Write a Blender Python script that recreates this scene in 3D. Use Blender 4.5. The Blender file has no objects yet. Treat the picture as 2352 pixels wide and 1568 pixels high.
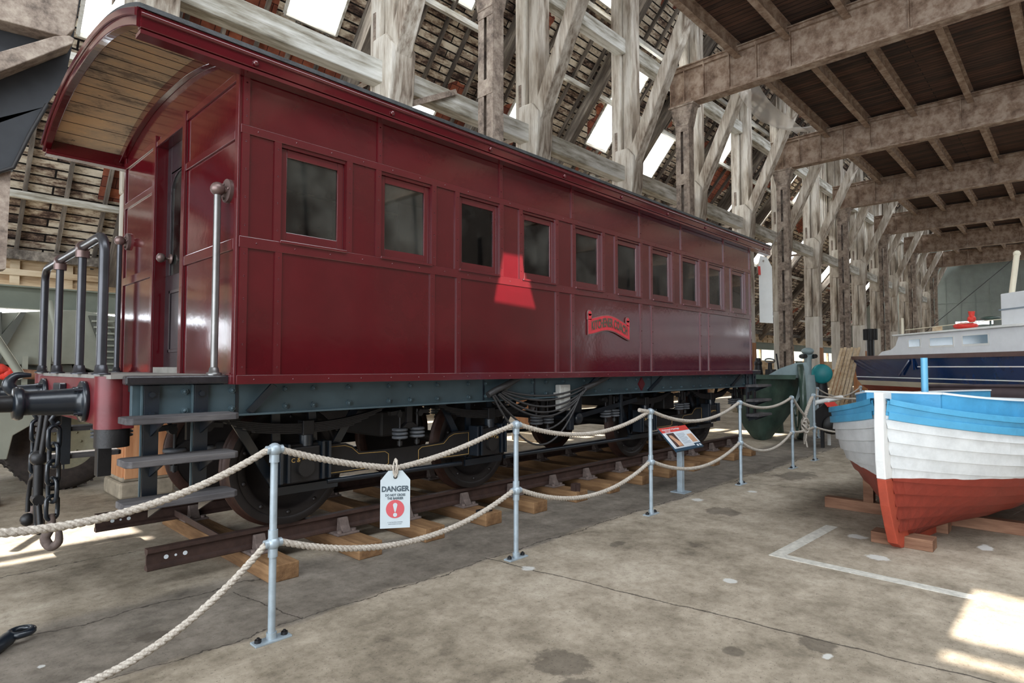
import bpy, bmesh, math, random
from mathutils import Vector, Matrix
random.seed(7)
PI = math.pi
scene = bpy.context.scene
col = scene.collection

# ------------------------------------------------------------------ camera
YAW, PITCH = math.atan(1319/1382), math.atan(59/1382)
cam_d = bpy.data.cameras.new('camera')
cam_d.sensor_width = 36; cam_d.lens = 1382/2352*36
cam_d.clip_start = .05; cam_d.clip_end = 400
cam = bpy.data.objects.new('camera', cam_d); col.objects.link(cam)
cam.location = (0, 0, 1.62)
cam.rotation_euler = (PI/2+PITCH, 0, YAW-PI/2)
scene.camera = cam
# ------------------------------------------------------------------ sky, sun, exposure
w = bpy.data.worlds.new('sky'); scene.world = w; w.use_nodes = True
bgn = w.node_tree.nodes['Background']
bgn.inputs[0].default_value = (.86, .93, 1, 1); bgn.inputs[1].default_value = 7.2
sun_d = bpy.data.lights.new('sun', 'SUN'); sun_d.energy = 22; sun_d.angle = math.radians(.6); sun_d.color = (1, .93, .82)
sun = bpy.data.objects.new('sun', sun_d); col.objects.link(sun)
sun.rotation_euler = Vector((-.08, 1, 1.1)).to_track_quat('Z', 'Y').to_euler()
def portal(loc, rot, sx, sy):
    d = bpy.data.lights.new('daylight_portal', 'AREA'); d.shape = 'RECTANGLE'; d.size = sx; d.size_y = sy
    d.cycles.is_portal = True
    o = bpy.data.objects.new('daylight_portal', d); col.objects.link(o); o.location = loc; o.rotation_euler = rot
portal((-11.8, -3, 5), (0, -PI/2, 0), 9, 26)
portal((20, -7, 16.3), (0, 0, 0), 58, 9)
vs = scene.view_settings
vs.view_transform = 'Standard'; vs.look = 'None'; vs.gamma = 1; vs.use_curve_mapping = False
vs.exposure = 0.0
try:
    scene.cycles.use_denoising = True
    scene.cycles.max_bounces = 8; scene.cycles.diffuse_bounces = 5; scene.cycles.glossy_bounces = 4
    scene.cycles.transparent_max_bounces = 12; scene.cycles.sample_clamp_indirect = 8
    scene.cycles.caustics_reflective = False; scene.cycles.caustics_refractive = False
except Exception: pass

# ------------------------------------------------------------------ helpers
def L(c):
    c = c/255
    return c/12.92 if c <= .04045 else ((c+.055)/1.055)**2.4
def rgb(r, g, b): return (L(r), L(g), L(b), 1)
class NT:
    def __init__(s, name):
        s.m = bpy.data.materials.new(name); s.m.use_nodes = True; s.t = s.m.node_tree; s.n = s.t.nodes
        s.b = s.n['Principled BSDF']; s.co = None
    def node(s, ty, **k):
        x = s.n.new(ty)
        for a, v in k.items(): setattr(x, a, v)
        return x
    def link(s, a, b): s.t.links.new(a, b)
    def coord(s, scale=(1, 1, 1), loc=(0, 0, 0)):
        if s.co is None: s.co = s.node('ShaderNodeTexCoord')
        mp = s.node('ShaderNodeMapping'); mp.inputs['Scale'].default_value = scale; mp.inputs['Location'].default_value = loc
        s.link(s.co.outputs['Object'], mp.inputs[0]); return mp.outputs[0]
    def noise(s, scale, detail=4, rough=.6, vec=(1, 1, 1), loc=(0, 0, 0)):
        x = s.node('ShaderNodeTexNoise'); x.inputs['Scale'].default_value = scale; x.inputs['Detail'].default_value = detail
        x.inputs['Roughness'].default_value = rough; s.link(s.coord(vec, loc), x.inputs['Vector']); return x.outputs['Fac']
    def ramp(s, fac, stops, interp='LINEAR'):
        x = s.node('ShaderNodeValToRGB'); x.color_ramp.interpolation = interp; e = x.color_ramp.elements
        while len(e) < len(stops): e.new(.5)
        for q, (p, c) in zip(e, stops): q.position = p; q.color = c if len(c) == 4 else (*c, 1)
        s.link(fac, x.inputs[0]); return x.outputs[0]
    def mix(s, fac, a, b, mode='MIX'):
        x = s.node('ShaderNodeMixRGB', blend_type=mode)
        for v, i in ((fac, 0), (a, 1), (b, 2)):
            if hasattr(v, 'is_output'): s.link(v, x.inputs[i])
            elif i == 0: x.inputs[0].default_value = v
            else: x.inputs[i].default_value = v
        return x.outputs[0]
    def math(s, op, a, b=0.0, c=None):
        x = s.node('ShaderNodeMath', operation=op)
        for v, i in ((a, 0), (b, 1), (c, 2)):
            if v is None: continue
            if hasattr(v, 'is_output'): s.link(v, x.inputs[i])
            else: x.inputs[i].default_value = v
        return x.outputs[0]
    def bump(s, h, strength=.3, dist=.02):
        x = s.node('ShaderNodeBump'); x.inputs['Strength'].default_value = strength; x.inputs['Distance'].default_value = dist
        s.link(h, x.inputs['Height']); s.link(x.outputs[0], s.b.inputs['Normal'])
    def base(s, v):
        if hasattr(v, 'is_output'): s.link(v, s.b.inputs['Base Color'])
        else: s.b.inputs['Base Color'].default_value = v
    def set(s, rough=None, metal=None, coat=None, spec=None):
        if rough is not None: s.b.inputs['Roughness'].default_value = rough
        if metal is not None: s.b.inputs['Metallic'].default_value = metal
        if coat is not None: s.b.inputs['Coat Weight'].default_value = coat; s.b.inputs['Coat Roughness'].default_value = .12
        if spec is not None: s.b.inputs['Specular IOR Level'].default_value = spec
        return s.m
def flat(name, c, rough=.6, metal=0, var=.25, scale=6, bump=.1, coat=None):
    t = NT(name); n = t.noise(scale)
    d = tuple(x*(1-var) for x in c[:3])+(1,); l = tuple(min(1, x*(1+var)) for x in c[:3])+(1,)
    t.base(t.ramp(n, [(.3, d), (.7, l)]))
    if bump: t.bump(t.noise(scale*8), bump, .005)
    return t.set(rough, metal, coat)
def paint(name, c, rough=.2, coat=.6, wav=.12):
    t = NT(name); n = t.noise(2.5, 3)
    d = tuple(x*.86 for x in c[:3])+(1,); l = tuple(min(1, x*1.12) for x in c[:3])+(1,)
    t.base(t.ramp(n, [(.3, d), (.7, l)]))
    t.bump(t.noise(5, 3), wav, .02); return t.set(rough, 0, coat)
def timber(name, stops, axis='z', rough=.85, sc=9, patch=1.5, bump=.5):
    t = NT(name); v = {'x': (.12, 1, 1), 'y': (1, .12, 1), 'z': (1, 1, .12)}[axis]
    g = t.noise(sc, 6, .65, v); p = t.noise(patch, 4, .6, tuple(.35 if q < 1 else 1 for q in v), (3, 1, 7))
    f = t.math('ADD', t.math('MULTIPLY', g, .55), t.math('MULTIPLY', p, .45))
    t.base(t.ramp(f, stops)); t.bump(t.noise(sc*2.2, 5, .7, v), bump, .02); return t.set(rough, 0, None, .2)
WEA = [(.34, rgb(92, 80, 70)), (.42, rgb(148, 134, 120)), (.5, rgb(192, 182, 168)), (.6, rgb(224, 218, 208))]
M = {}
M['maroon'] = paint('maroon_gloss_paint', rgb(78, 11, 19), .12, .8, .10)
M['maroon_trim'] = paint('maroon_moulding_paint', rgb(84, 20, 26), .22, .8, .05)
M['maroon_dull'] = flat('faded_red_paint', rgb(98, 26, 32), .4, 0, .2, 5, .15)
M['slate'] = flat('blue_grey_frame_paint', rgb(64, 80, 86), .5, 0, .28, 2.2, .15)
M['bblack'] = flat('blue_black_paint', rgb(20, 27, 35), .35, 0, .3, 6, .15, .3)
M['iron'] = flat('black_iron', rgb(26, 24, 25), .5, .1, .35, 7, .25)
M['iron_dark'] = flat('dark_greasy_iron', rgb(26, 23, 22), .55, .1, .3, 7, .25)
M['wheel'] = flat('worn_wheel_iron', rgb(32, 27, 26), .5, .2, .35, 5, .3)
M['tyre'] = flat('rusty_wheel_tread', rgb(60, 38, 30), .5, .3, .35, 9, .3)
M['rail'] = flat('rusty_rail_steel', rgb(64, 46, 40), .6, .2, .3, 12, .35)
M['rust'] = flat('rusted_casting', rgb(98, 84, 78), .8, .1, .3, 20, .4)
t = NT('flaking_painted_steel'); M['steelrust'] = t.m
t.base(t.ramp(t.noise(3.4, 8, .7), [(.32, rgb(104, 82, 66)), (.46, rgb(146, 122, 104)), (.6, rgb(178, 158, 140))])); t.bump(t.noise(30, 4), .3, .01); t.set(.75)
t = NT('mottled_grey_rusted_steel'); M['greyrust'] = t.m
t.base(t.ramp(t.noise(3.2, 8, .75), [(.38, rgb(96, 84, 76)), (.5, rgb(150, 134, 121)), (.62, rgb(184, 169, 154))])); t.bump(t.noise(30, 4), .3, .01); t.set(.8)
M['darkplate'] = flat('dark_grey_plating', rgb(54, 56, 60), .7, 0, .25, 2, .2)
M['pipe'] = flat('dark_steel_tube', rgb(62, 62, 66), .3, .5, .25, 4, .08)
M['bronze'] = flat('dull_bronze', rgb(112, 92, 88), .4, .5, .2, 6, .1)
M['galv'] = flat('galvanised_steel', rgb(160, 172, 180), .42, .35, .18, 9, .1)
M['steel'] = flat('worn_steel', rgb(120, 118, 116), .35, .7, .2, 6, .1)
M['sleeper'] = timber('new_sleeper_wood', [(.36, rgb(84, 60, 40)), (.5, rgb(122, 92, 64)), (.64, rgb(156, 122, 88))], 'y', .8, 10, 2)
M['sleeper_end'] = timber('sleeper_end_grain', [(.36, rgb(100, 72, 46)), (.5, rgb(150, 114, 74)), (.64, rgb(176, 140, 96))], 'x', .85, 14, 3)
M['block'] = timber('block_wood', [(.36, rgb(92, 62, 46)), (.5, rgb(128, 94, 74)), (.64, rgb(160, 124, 98))], 'y', .8, 10, 2)
M['step'] = timber('grey_step_board', [(.36, rgb(56, 53, 54)), (.5, rgb(80, 77, 78)), (.64, rgb(104, 100, 99))], 'x', .75, 14, 2, .3)
M['post'] = timber('weathered_post_timber', WEA, 'z')
M['post_dark'] = timber('dark_post_timber', [(.36, rgb(62, 52, 46)), (.47, rgb(108, 96, 86)), (.56, rgb(146, 132, 118)), (.66, rgb(188, 176, 160))], 'z')
M['beamx'] = timber('whitewashed_beam_timber', [(.34, rgb(88, 80, 70)), (.44, rgb(160, 154, 140)), (.54, rgb(206, 204, 196)), (.64, rgb(228, 227, 222))], 'x')
M['rafter'] = timber('grey_rafter_timber', [(.36, rgb(62, 56, 52)), (.5, rgb(104, 96, 88)), (.64, rgb(156, 146, 134))], 'y')
M['whitepost'] = timber('white_painted_timber', [(.34, rgb(168, 158, 144)), (.5, rgb(208, 202, 192)), (.64, rgb(228, 224, 216))], 'z', .7, 6, 1.5, .2)
M['orange'] = timber('orange_new_timber', [(.36, rgb(146, 96, 64)), (.5, rgb(182, 128, 90)), (.64, rgb(204, 156, 116))], 'z', .65, 8, 1.5, .15)
M['palewood'] = timber('pale_stud_timber', [(.36, rgb(150, 122, 92)), (.5, rgb(196, 172, 140)), (.64, rgb(222, 204, 176))], 'x', .8, 8, 1.5, .2)
M['plaster'] = flat('stone_plinth', rgb(148, 136, 118), .9, 0, .25, 8, .4)
M['ceilboard'] = None
t = NT('flaking_cream_boards'); M['ceilboard'] = t.m
n = t.ramp(t.noise(3.5, 7, .75, (.5, 1, 1)), [(.38, rgb(122, 112, 98)), (.47, rgb(190, 172, 144)), (.62, rgb(216, 190, 150))])
spk = t.math('GREATER_THAN', t.noise(7, 6, .8, (.45, 1.6, 1), (4, 2, 0)), .64)
t.base(t.mix(spk, n, rgb(54, 50, 46))); t.set(.6)
M['canvas'] = flat('tarred_roof_canvas', rgb(58, 60, 62), .45, 0, .5, 12, .5)
M['deckgrey'] = flat('dusty_platform_boards', rgb(128, 124, 118), .7, 0, .2, 9, .2)
M['nosing'] = flat('dark_platform_edge', rgb(38, 35, 38), .25, 0, .3, 6, .1, .4)
M['door'] = flat('dark_door_varnish', rgb(42, 32, 36), .35, 0, .3, 6, .1, .3)
M['inside'] = flat('dim_interior_paint', rgb(104, 98, 84), .7, 0, .2, 3, 0)
M['inside_dark'] = flat('dark_interior_panel', rgb(38, 36, 40), .6, 0, .2, 3, 0)
M['green_in'] = flat('green_interior_panel', rgb(40, 66, 52), .5, 0, .2, 3, 0)
M['cable'] = flat('black_cable', rgb(44, 42, 42), .55, 0, .2, 20, .1)
M['rubber'] = flat('grey_rubber_disc', rgb(84, 86, 90), .6, 0, .3, 20, .3)
M['greybox'] = flat('grey_switch_box', rgb(168, 166, 160), .6, 0, .12, 6, .1)
M['gold'] = flat('gold_lining', rgb(196, 158, 92), .5, .2, .1, 6, 0)
M['nameplate'] = flat('red_nameplate', rgb(196, 58, 66), .45, 0, .15, 12, .1)
M['plate_rim'] = flat('grey_nameplate_rim', rgb(132, 104, 100), .5, .3, .15, 12, .1)
M['letters'] = flat('tarnished_letter_metal', rgb(104, 94, 82), .5, .4, .15, 12, .1)
M['tag'] = flat('pale_blue_grey_card', rgb(178, 187, 191), .6, 0, .04, 6, 0)
M['tagtext'] = flat('dark_grey_print', rgb(64, 76, 84), .7, 0, .03, 6, 0)
M['tagred'] = flat('soft_red_print', rgb(186, 78, 84), .7, 0, .04, 6, 0)
M['signred'] = flat('red_sign_print', rgb(206, 66, 58), .5, 0, .05, 6, 0)
M['signwhite'] = flat('white_sign_print', rgb(216, 222, 226), .5, 0, .04, 6, 0)
M['signtext'] = flat('grey_sign_print', rgb(130, 142, 152), .6, 0, .04, 6, 0)
M['navy'] = flat('dark_teal_sign_back', rgb(36, 66, 86), .5, 0, .1, 6, 0)
M['photo1'] = flat('brown_photo_background', rgb(70, 48, 42), .6, 0, .2, 12, 0)
M['photo2'] = flat('tan_photo_tone', rgb(196, 150, 118), .6, 0, .2, 12, 0)
M['white'] = flat('white_paint', rgb(228, 228, 224), .45, 0, .06, 4, .15)
M['cabin'] = flat('white_cabin_paint', rgb(222, 224, 226), .4, 0, .05, 4, .1)
M['cream'] = flat('cream_paint', rgb(226, 216, 192), .5, 0, .06, 4, .1)
M['sky_blue'] = flat('sky_blue_boat_paint', rgb(74, 150, 188), .4, 0, .14, 5, .4)
M['bluepost'] = flat('light_blue_paint', rgb(104, 172, 206), .4, 0, .08, 5, .3)
M['antifoul'] = flat('red_antifouling', rgb(160, 66, 46), .55, 0, .2, 6, .4)
M['boatwhite'] = flat('thick_white_boat_paint', rgb(222, 222, 220), .45, 0, .06, 5, .45)
M['navyhull'] = paint('navy_hull_gloss', rgb(16, 44, 86), .15, .8, .15)
M['browngun'] = flat('brown_varnished_wale', rgb(92, 66, 62), .35, 0, .2, 6, .1, .4)
M['brownboat'] = flat('dark_brown_hull', rgb(70, 58, 60), .5, 0, .2, 5, .2)
M['bglass'] = flat('blue_grey_cabin_glass', rgb(104, 128, 142), .12, 0, .12, 3, 0, .5)
M['green'] = flat('dark_green_plate', rgb(58, 76, 66), .4, 0, .5, 3, .2, .3)
M['greenlight'] = flat('pale_grey_green_plate', rgb(140, 156, 158), .45, 0, .1, 5, .1)
M['teal'] = flat('teal_paint', rgb(24, 128, 134), .45, 0, .15, 6, .1)
M['army'] = flat('grey_green_armour', rgb(134, 136, 124), .6, 0, .16, 2, .1)
M['army_dark'] = flat('dark_grey_green_armour', rgb(74, 76, 70), .6, 0, .2, 2, .1)
M['tread'] = flat('tyre_rubber', rgb(50, 42, 38), .85, 0, .4, 14, .8)
M['rim'] = flat('olive_wheel_rim', rgb(112, 106, 84), .7, 0, .25, 6, .2)
M['redwrap'] = flat('red_tape', rgb(220, 60, 48), .5, 0, .2, 20, .5)
M['netm'] = None
M['tarred'] = flat('tarred_wall_boards', rgb(40, 34, 31), .8, 0, .3, 1, .1)
M['greensteel'] = flat('grey_green_beam', rgb(112, 118, 106), .6, 0, .12, 2, .1)
M['shutter'] = flat('grey_green_shutter', rgb(142, 150, 144), .6, 0, .1, 2, .1)
M['soft_white'] = flat('white_floor_line', rgb(186, 182, 172), .8, 0, .25, 18, .2)
M['deckplank'] = None
t = NT('dark_deck_planks'); M['deckplank'] = t.m
br = t.node('ShaderNodeTexBrick'); br.offset = .3
for i, v in ((1, rgb(104, 72, 56)), (2, rgb(66, 50, 42)), (3, rgb(10, 8, 8))): br.inputs[i].default_value = v
for k_, v in (('Scale', 1), ('Mortar Size', .012), ('Brick Width', 3.2), ('Row Height', .17), ('Mortar Smooth', .1)): br.inputs[k_].default_value = v
mp = t.node('ShaderNodeMapping'); mp.inputs['Rotation'].default_value = (0, 0, PI/2)
tc = t.node('ShaderNodeTexCoord'); t.link(tc.outputs['Object'], mp.inputs[0]); t.link(mp.outputs[0], br.inputs['Vector'])
t.base(t.mix(t.ramp(t.noise(8, 5, .7, (1, .15, 1)), [(.3, (.25, .25, .25)), (.7, (1.5, 1.3, 1.2))]), rgb(0, 0, 0), br.outputs[0], 'MIX')); t.set(.8)
# roof boards: rows of narrow boards, whitewash surviving in patches, tiles showing red-brown
def roof_mat():
    t = NT('whitewashed_roof_boards')
    br = t.node('ShaderNodeTexBrick'); br.offset = .37; br.offset_frequency = 2
    br.inputs[1].default_value = (1, 1, 1, 1); br.inputs[2].default_value = (.0, .0, .0, 1); br.inputs[3].default_value = (.5, .5, .5, 1)
    for k_, v in (('Scale', 1), ('Mortar Size', .02), ('Brick Width', 3.7), ('Row Height', .19), ('Mortar Smooth', .2), ('Bias', 0)): br.inputs[k_].default_value = v
    t.link(t.coord(), br.inputs['Vector'])
    n1 = t.noise(1.1, 7, .7); n2 = t.noise(7, 6, .75, (.35, 1, 1), (5, 5, 0))
    f = t.math('ADD', t.math('MULTIPLY', n1, .45), t.math('MULTIPLY', n2, .55))
    f = t.math('ADD', f, t.math('MULTIPLY', t.math('SUBTRACT', br.outputs[0], .5), .12))
    c = t.ramp(f, [(.4, rgb(50, 40, 36)), (.46, rgb(96, 78, 68)), (.5, rgb(150, 132, 114)), (.56, rgb(204, 192, 172)), (.68, rgb(222, 212, 196))])
    c = t.mix(br.outputs['Fac'], c, rgb(26, 22, 20))
    # bare tiles, in the bays where the boarding is gone
    sx = t.node('ShaderNodeSeparateXYZ'); t.link(t.co.outputs['Object'], sx.inputs[0])
    X, Y = sx.outputs[0], sx.outputs[1]
    til = t.node('ShaderNodeTexBrick'); til.offset = .5
    for i, v in ((1, rgb(176, 104, 76)), (2, rgb(126, 74, 60)), (3, rgb(62, 34, 30))): til.inputs[i].default_value = v
    for k_, v in (('Scale', 1), ('Mortar Size', .012), ('Brick Width', .27), ('Row Height', .24), ('Mortar Smooth', .6)): til.inputs[k_].default_value = v
    t.link(t.coord(), til.inputs['Vector'])
    box = lambda lo, hi, V: t.math('MULTIPLY', t.math('GREATER_THAN', V, lo), t.math('LESS_THAN', V, hi))
    m = t.math('MULTIPLY', box(3.1, 13.2, X), box(1.6, 6.3, Y))
    m2 = t.math('MULTIPLY', box(3.1, 5.5, X), box(5.5, 12, Y)); m = t.math('MAXIMUM', m, m2)
    m3 = t.math('GREATER_THAN', t.noise(.45, 3, .5, (1, 1, 1), (9, 2, 0)), .6); m = t.math('MAXIMUM', m, t.math('MULTIPLY', m3, t.math('GREATER_THAN', X, 8.0)))
    tc_ = t.mix(t.ramp(t.noise(5, 5), [(.35, (.45, .45, .45)), (.65, (1, 1, 1))]), rgb(70, 36, 32), til.outputs[0])
    t.base(t.mix(m, c, tc_)); t.bump(t.math('ADD', n2, t.math('MULTIPLY', br.outputs['Fac'], -1)), .4, .03)
    return t.set(.85, 0, None, .2)
M['roofb'] = roof_mat()
def floor_mat():
    t = NT('worn_concrete_floor')
    n1 = t.noise(.55, 6, .6); n2 = t.noise(3.2, 6, .7, (1, 1, 1), (3, 0, 0)); n3 = t.noise(55, 4, .7); n4 = t.noise(14, 6, .75, (1, 1, 1), (2, 7, 0))
    sx = t.node('ShaderNodeSeparateXYZ'); t.link(t.co.outputs['Object'], sx.inputs[0]); X, Y = sx.outputs[0], sx.outputs[1]
    f = t.math('ADD', t.math('MULTIPLY', n1, .5), t.math('MULTIPLY', n2, .5))
    c = t.ramp(f, [(.34, rgb(88, 79, 68)), (.43, rgb(131, 120, 104)), (.53, rgb(158, 146, 129)), (.68, rgb(184, 173, 156))])
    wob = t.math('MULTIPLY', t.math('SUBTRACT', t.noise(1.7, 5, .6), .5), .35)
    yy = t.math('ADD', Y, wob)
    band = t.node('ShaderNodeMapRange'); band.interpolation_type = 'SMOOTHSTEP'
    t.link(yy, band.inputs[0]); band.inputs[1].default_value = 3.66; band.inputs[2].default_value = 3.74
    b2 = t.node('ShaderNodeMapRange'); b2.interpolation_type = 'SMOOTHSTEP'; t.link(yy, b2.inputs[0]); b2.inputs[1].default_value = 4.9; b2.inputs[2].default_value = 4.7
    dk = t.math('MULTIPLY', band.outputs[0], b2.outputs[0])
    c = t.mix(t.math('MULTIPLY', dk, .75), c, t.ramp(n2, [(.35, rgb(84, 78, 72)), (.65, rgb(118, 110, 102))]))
    c = t.mix(1, c, t.ramp(n4, [(.3, (.72, .7, .68)), (.5, (1, 1, 1)), (.7, (1.12, 1.12, 1.12))]), 'MULTIPLY')
    # speckle
    c = t.mix(t.math('MULTIPLY', t.math('GREATER_THAN', n3, .62), .6), c, rgb(70, 64, 58))
    # cracks
    def crack(V, U, at, amp, sc, wd, lo=-99, hi=99):
        d = t.math('ABSOLUTE', t.math('SUBTRACT', t.math('ADD', V, t.math('MULTIPLY', t.math('SUBTRACT', t.noise(sc, 5, .7, (1, 1, 1), (at, at*2, 0)), .5), amp)), at))
        m = t.math('LESS_THAN', d, wd)
        return t.math('MULTIPLY', m, t.math('MULTIPLY', t.math('GREATER_THAN', U, lo), t.math('LESS_THAN', U, hi)))
    D = t.math('ADD', X, t.math('MULTIPLY', Y, .12))
    ck = crack(Y, X, 3.7, .3, 1.7, .006)
    for a in (crack(Y, X, 4.62, .5, 1.1, .009, -3, 2.3), crack(D, Y, 4.05, .12, 2, .008, -9, 3.75), crack(D, Y, 8.9, .12, 2, .008, -9, 9), crack(D, Y, .25, .3, 2, .007, 3.2, 9), crack(Y, X, -1.2, .1, 2, .008), crack(D, Y, 2.35, .16, 2, .006, 3.7, 4.5), crack(Y, X, 6.1, .5, 1, .006, -4, 1.6)):
        ck = t.math('MAXIMUM', ck, a)
    c = t.mix(t.math('MULTIPLY', ck, .8), c, rgb(52, 46, 40))
    # oil stains and paint splashes
    def blob(x, y, r, sy, n):
        dx = t.math('SUBTRACT', X, x); dy = t.math('MULTIPLY', t.math('SUBTRACT', Y, y), sy)
        d = t.math('SQRT', t.math('ADD', t.math('MULTIPLY', dx, dx), t.math('MULTIPLY', dy, dy)))
        d = t.math('SUBTRACT', d, t.math('MULTIPLY', t.math('SUBTRACT', n, .5), r*2.4))
        q = t.node('ShaderNodeMapRange'); q.interpolation_type = 'SMOOTHSTEP'; t.link(d, q.inputs[0]); q.inputs[1].default_value = r; q.inputs[2].default_value = r*.7
        return q.outputs[0]
    n5 = t.noise(5, 5, .7, (1, 1, 1), (8, 8, 0)); dark = None
    for q in ((2.62, 2.12, .17, 1), (2.5, 1.92, .12, 1), (3.82, 1.18, .13, 1), (3.42, 1.5, .07, 1), (4.73, 3.16, .13, 2), (1.2, 4.1, .14, 1.5), (6.6, 3.0, .2, 1), (9.5, 3.2, .5, 2)):
        v = blob(*q, n5); dark = v if dark is None else t.math('MAXIMUM', dark, v)
    c = t.mix(t.math('MULTIPLY', dark, .6), c, rgb(70, 62, 54))
    wh = None
    for q in ((3.72, 1.1, .05, 1.5), (6.5, 1.65, .09, 1), (5.9, 1.35, .09, 1), (6.9, .7, .12, 2), (4.5, 2.0, .05, 1), (6.95, 3.5, .12, 1.5), (3.65, 3.3, .07, 1), (.65, 4.15, .025, 1), (7.9, 3.2, .07, 1), (3.3, .75, .05, 1)):
        v = blob(*q, n5); wh = v if wh is None else t.math('MAXIMUM', wh, v)
    c = t.mix(t.math('MULTIPLY', wh, .7), c, rgb(206, 206, 202))
    t.base(c); t.bump(t.math('ADD', n3, t.math('MULTIPLY', n2, 2)), .25, .004)
    return t.set(.8, 0, None, .3)
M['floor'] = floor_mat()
def glass_mat(name, tint, trans):
    m = bpy.data.materials.new(name); m.use_nodes = True; n = m.node_tree.nodes; n.clear(); l = m.node_tree.links
    o = n.new('ShaderNodeOutputMaterial'); mx = n.new('ShaderNodeMixShader'); tr = n.new('ShaderNodeBsdfTransparent'); gl = n.new('ShaderNodeBsdfGlossy')
    df = n.new('ShaderNodeBsdfDiffuse'); m2 = n.new('ShaderNodeMixShader'); fr = n.new('ShaderNodeFresnel'); fr.inputs[0].default_value = 1.5
    tr.inputs[0].default_value = tint; gl.inputs['Roughness'].default_value = .03; gl.inputs[0].default_value = (1, 1, 1, 1)
    no = n.new('ShaderNodeTexNoise'); no.inputs['Scale'].default_value = 3; rp = n.new('ShaderNodeMapRange'); rp.inputs[1].default_value = .4; rp.inputs[2].default_value = .7; rp.inputs[4].default_value = 1-trans
    tc = n.new('ShaderNodeTexCoord'); l.new(tc.outputs['Object'], no.inputs[0]); l.new(no.outputs[0], rp.inputs[0]); df.inputs[0].default_value = (.2, .2, .175, 1)
    l.new(rp.outputs[0], m2.inputs[0]); l.new(tr.outputs[0], m2.inputs[1]); l.new(df.outputs[0], m2.inputs[2])
    l.new(fr.outputs[0], mx.inputs[0]); l.new(m2.outputs[0], mx.inputs[1]); l.new(gl.outputs[0], mx.inputs[2]); l.new(mx.outputs[0], o.inputs[0]); return m
M['glass'] = glass_mat('dusty_window_glass', (.8, .84, .82, 1), .8)
M['skyglass'] = glass_mat('clear_rooflight_sheet', (.97, .98, 1, 1), 1.0)
def milky_mat():
    m = bpy.data.materials.new('milky_rooflight_sheet'); m.use_nodes = True; n = m.node_tree.nodes; n.clear(); l = m.node_tree.links
    o = n.new('ShaderNodeOutputMaterial'); tl = n.new('ShaderNodeBsdfTranslucent'); tl.inputs[0].default_value = (.93, .95, .96, 1); l.new(tl.outputs[0], o.inputs[0]); return m
M['milky'] = milky_mat()
def net_mat():
    m = bpy.data.materials.new('white_mesh_netting'); m.use_nodes = True; n = m.node_tree.nodes; n.clear(); l = m.node_tree.links
    o = n.new('ShaderNodeOutputMaterial'); mx = n.new('ShaderNodeMixShader'); tr = n.new('ShaderNodeBsdfTransparent'); df = n.new('ShaderNodeBsdfDiffuse'); tl = n.new('ShaderNodeBsdfTranslucent'); ad = n.new('ShaderNodeAddShader')
    df.inputs[0].default_value = (.75, .75, .73, 1); tl.inputs[0].default_value = (.6, .6, .6, 1); l.new(df.outputs[0], ad.inputs[0]); l.new(tl.outputs[0], ad.inputs[1])
    mx.inputs[0].default_value = .38; l.new(tr.outputs[0], mx.inputs[1]); l.new(ad.outputs[0], mx.inputs[2]); l.new(mx.outputs[0], o.inputs[0]); return m
M['netm'] = net_mat()
def rope_mat():
    t = NT('pale_twisted_rope'); t.base(t.ramp(t.noise(90, 3), [(.3, rgb(142, 130, 118)), (.7, rgb(198, 190, 178))])); t.bump(t.noise(300, 2), .4, .002); return t.set(.85)
M['rope'] = rope_mat()

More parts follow.
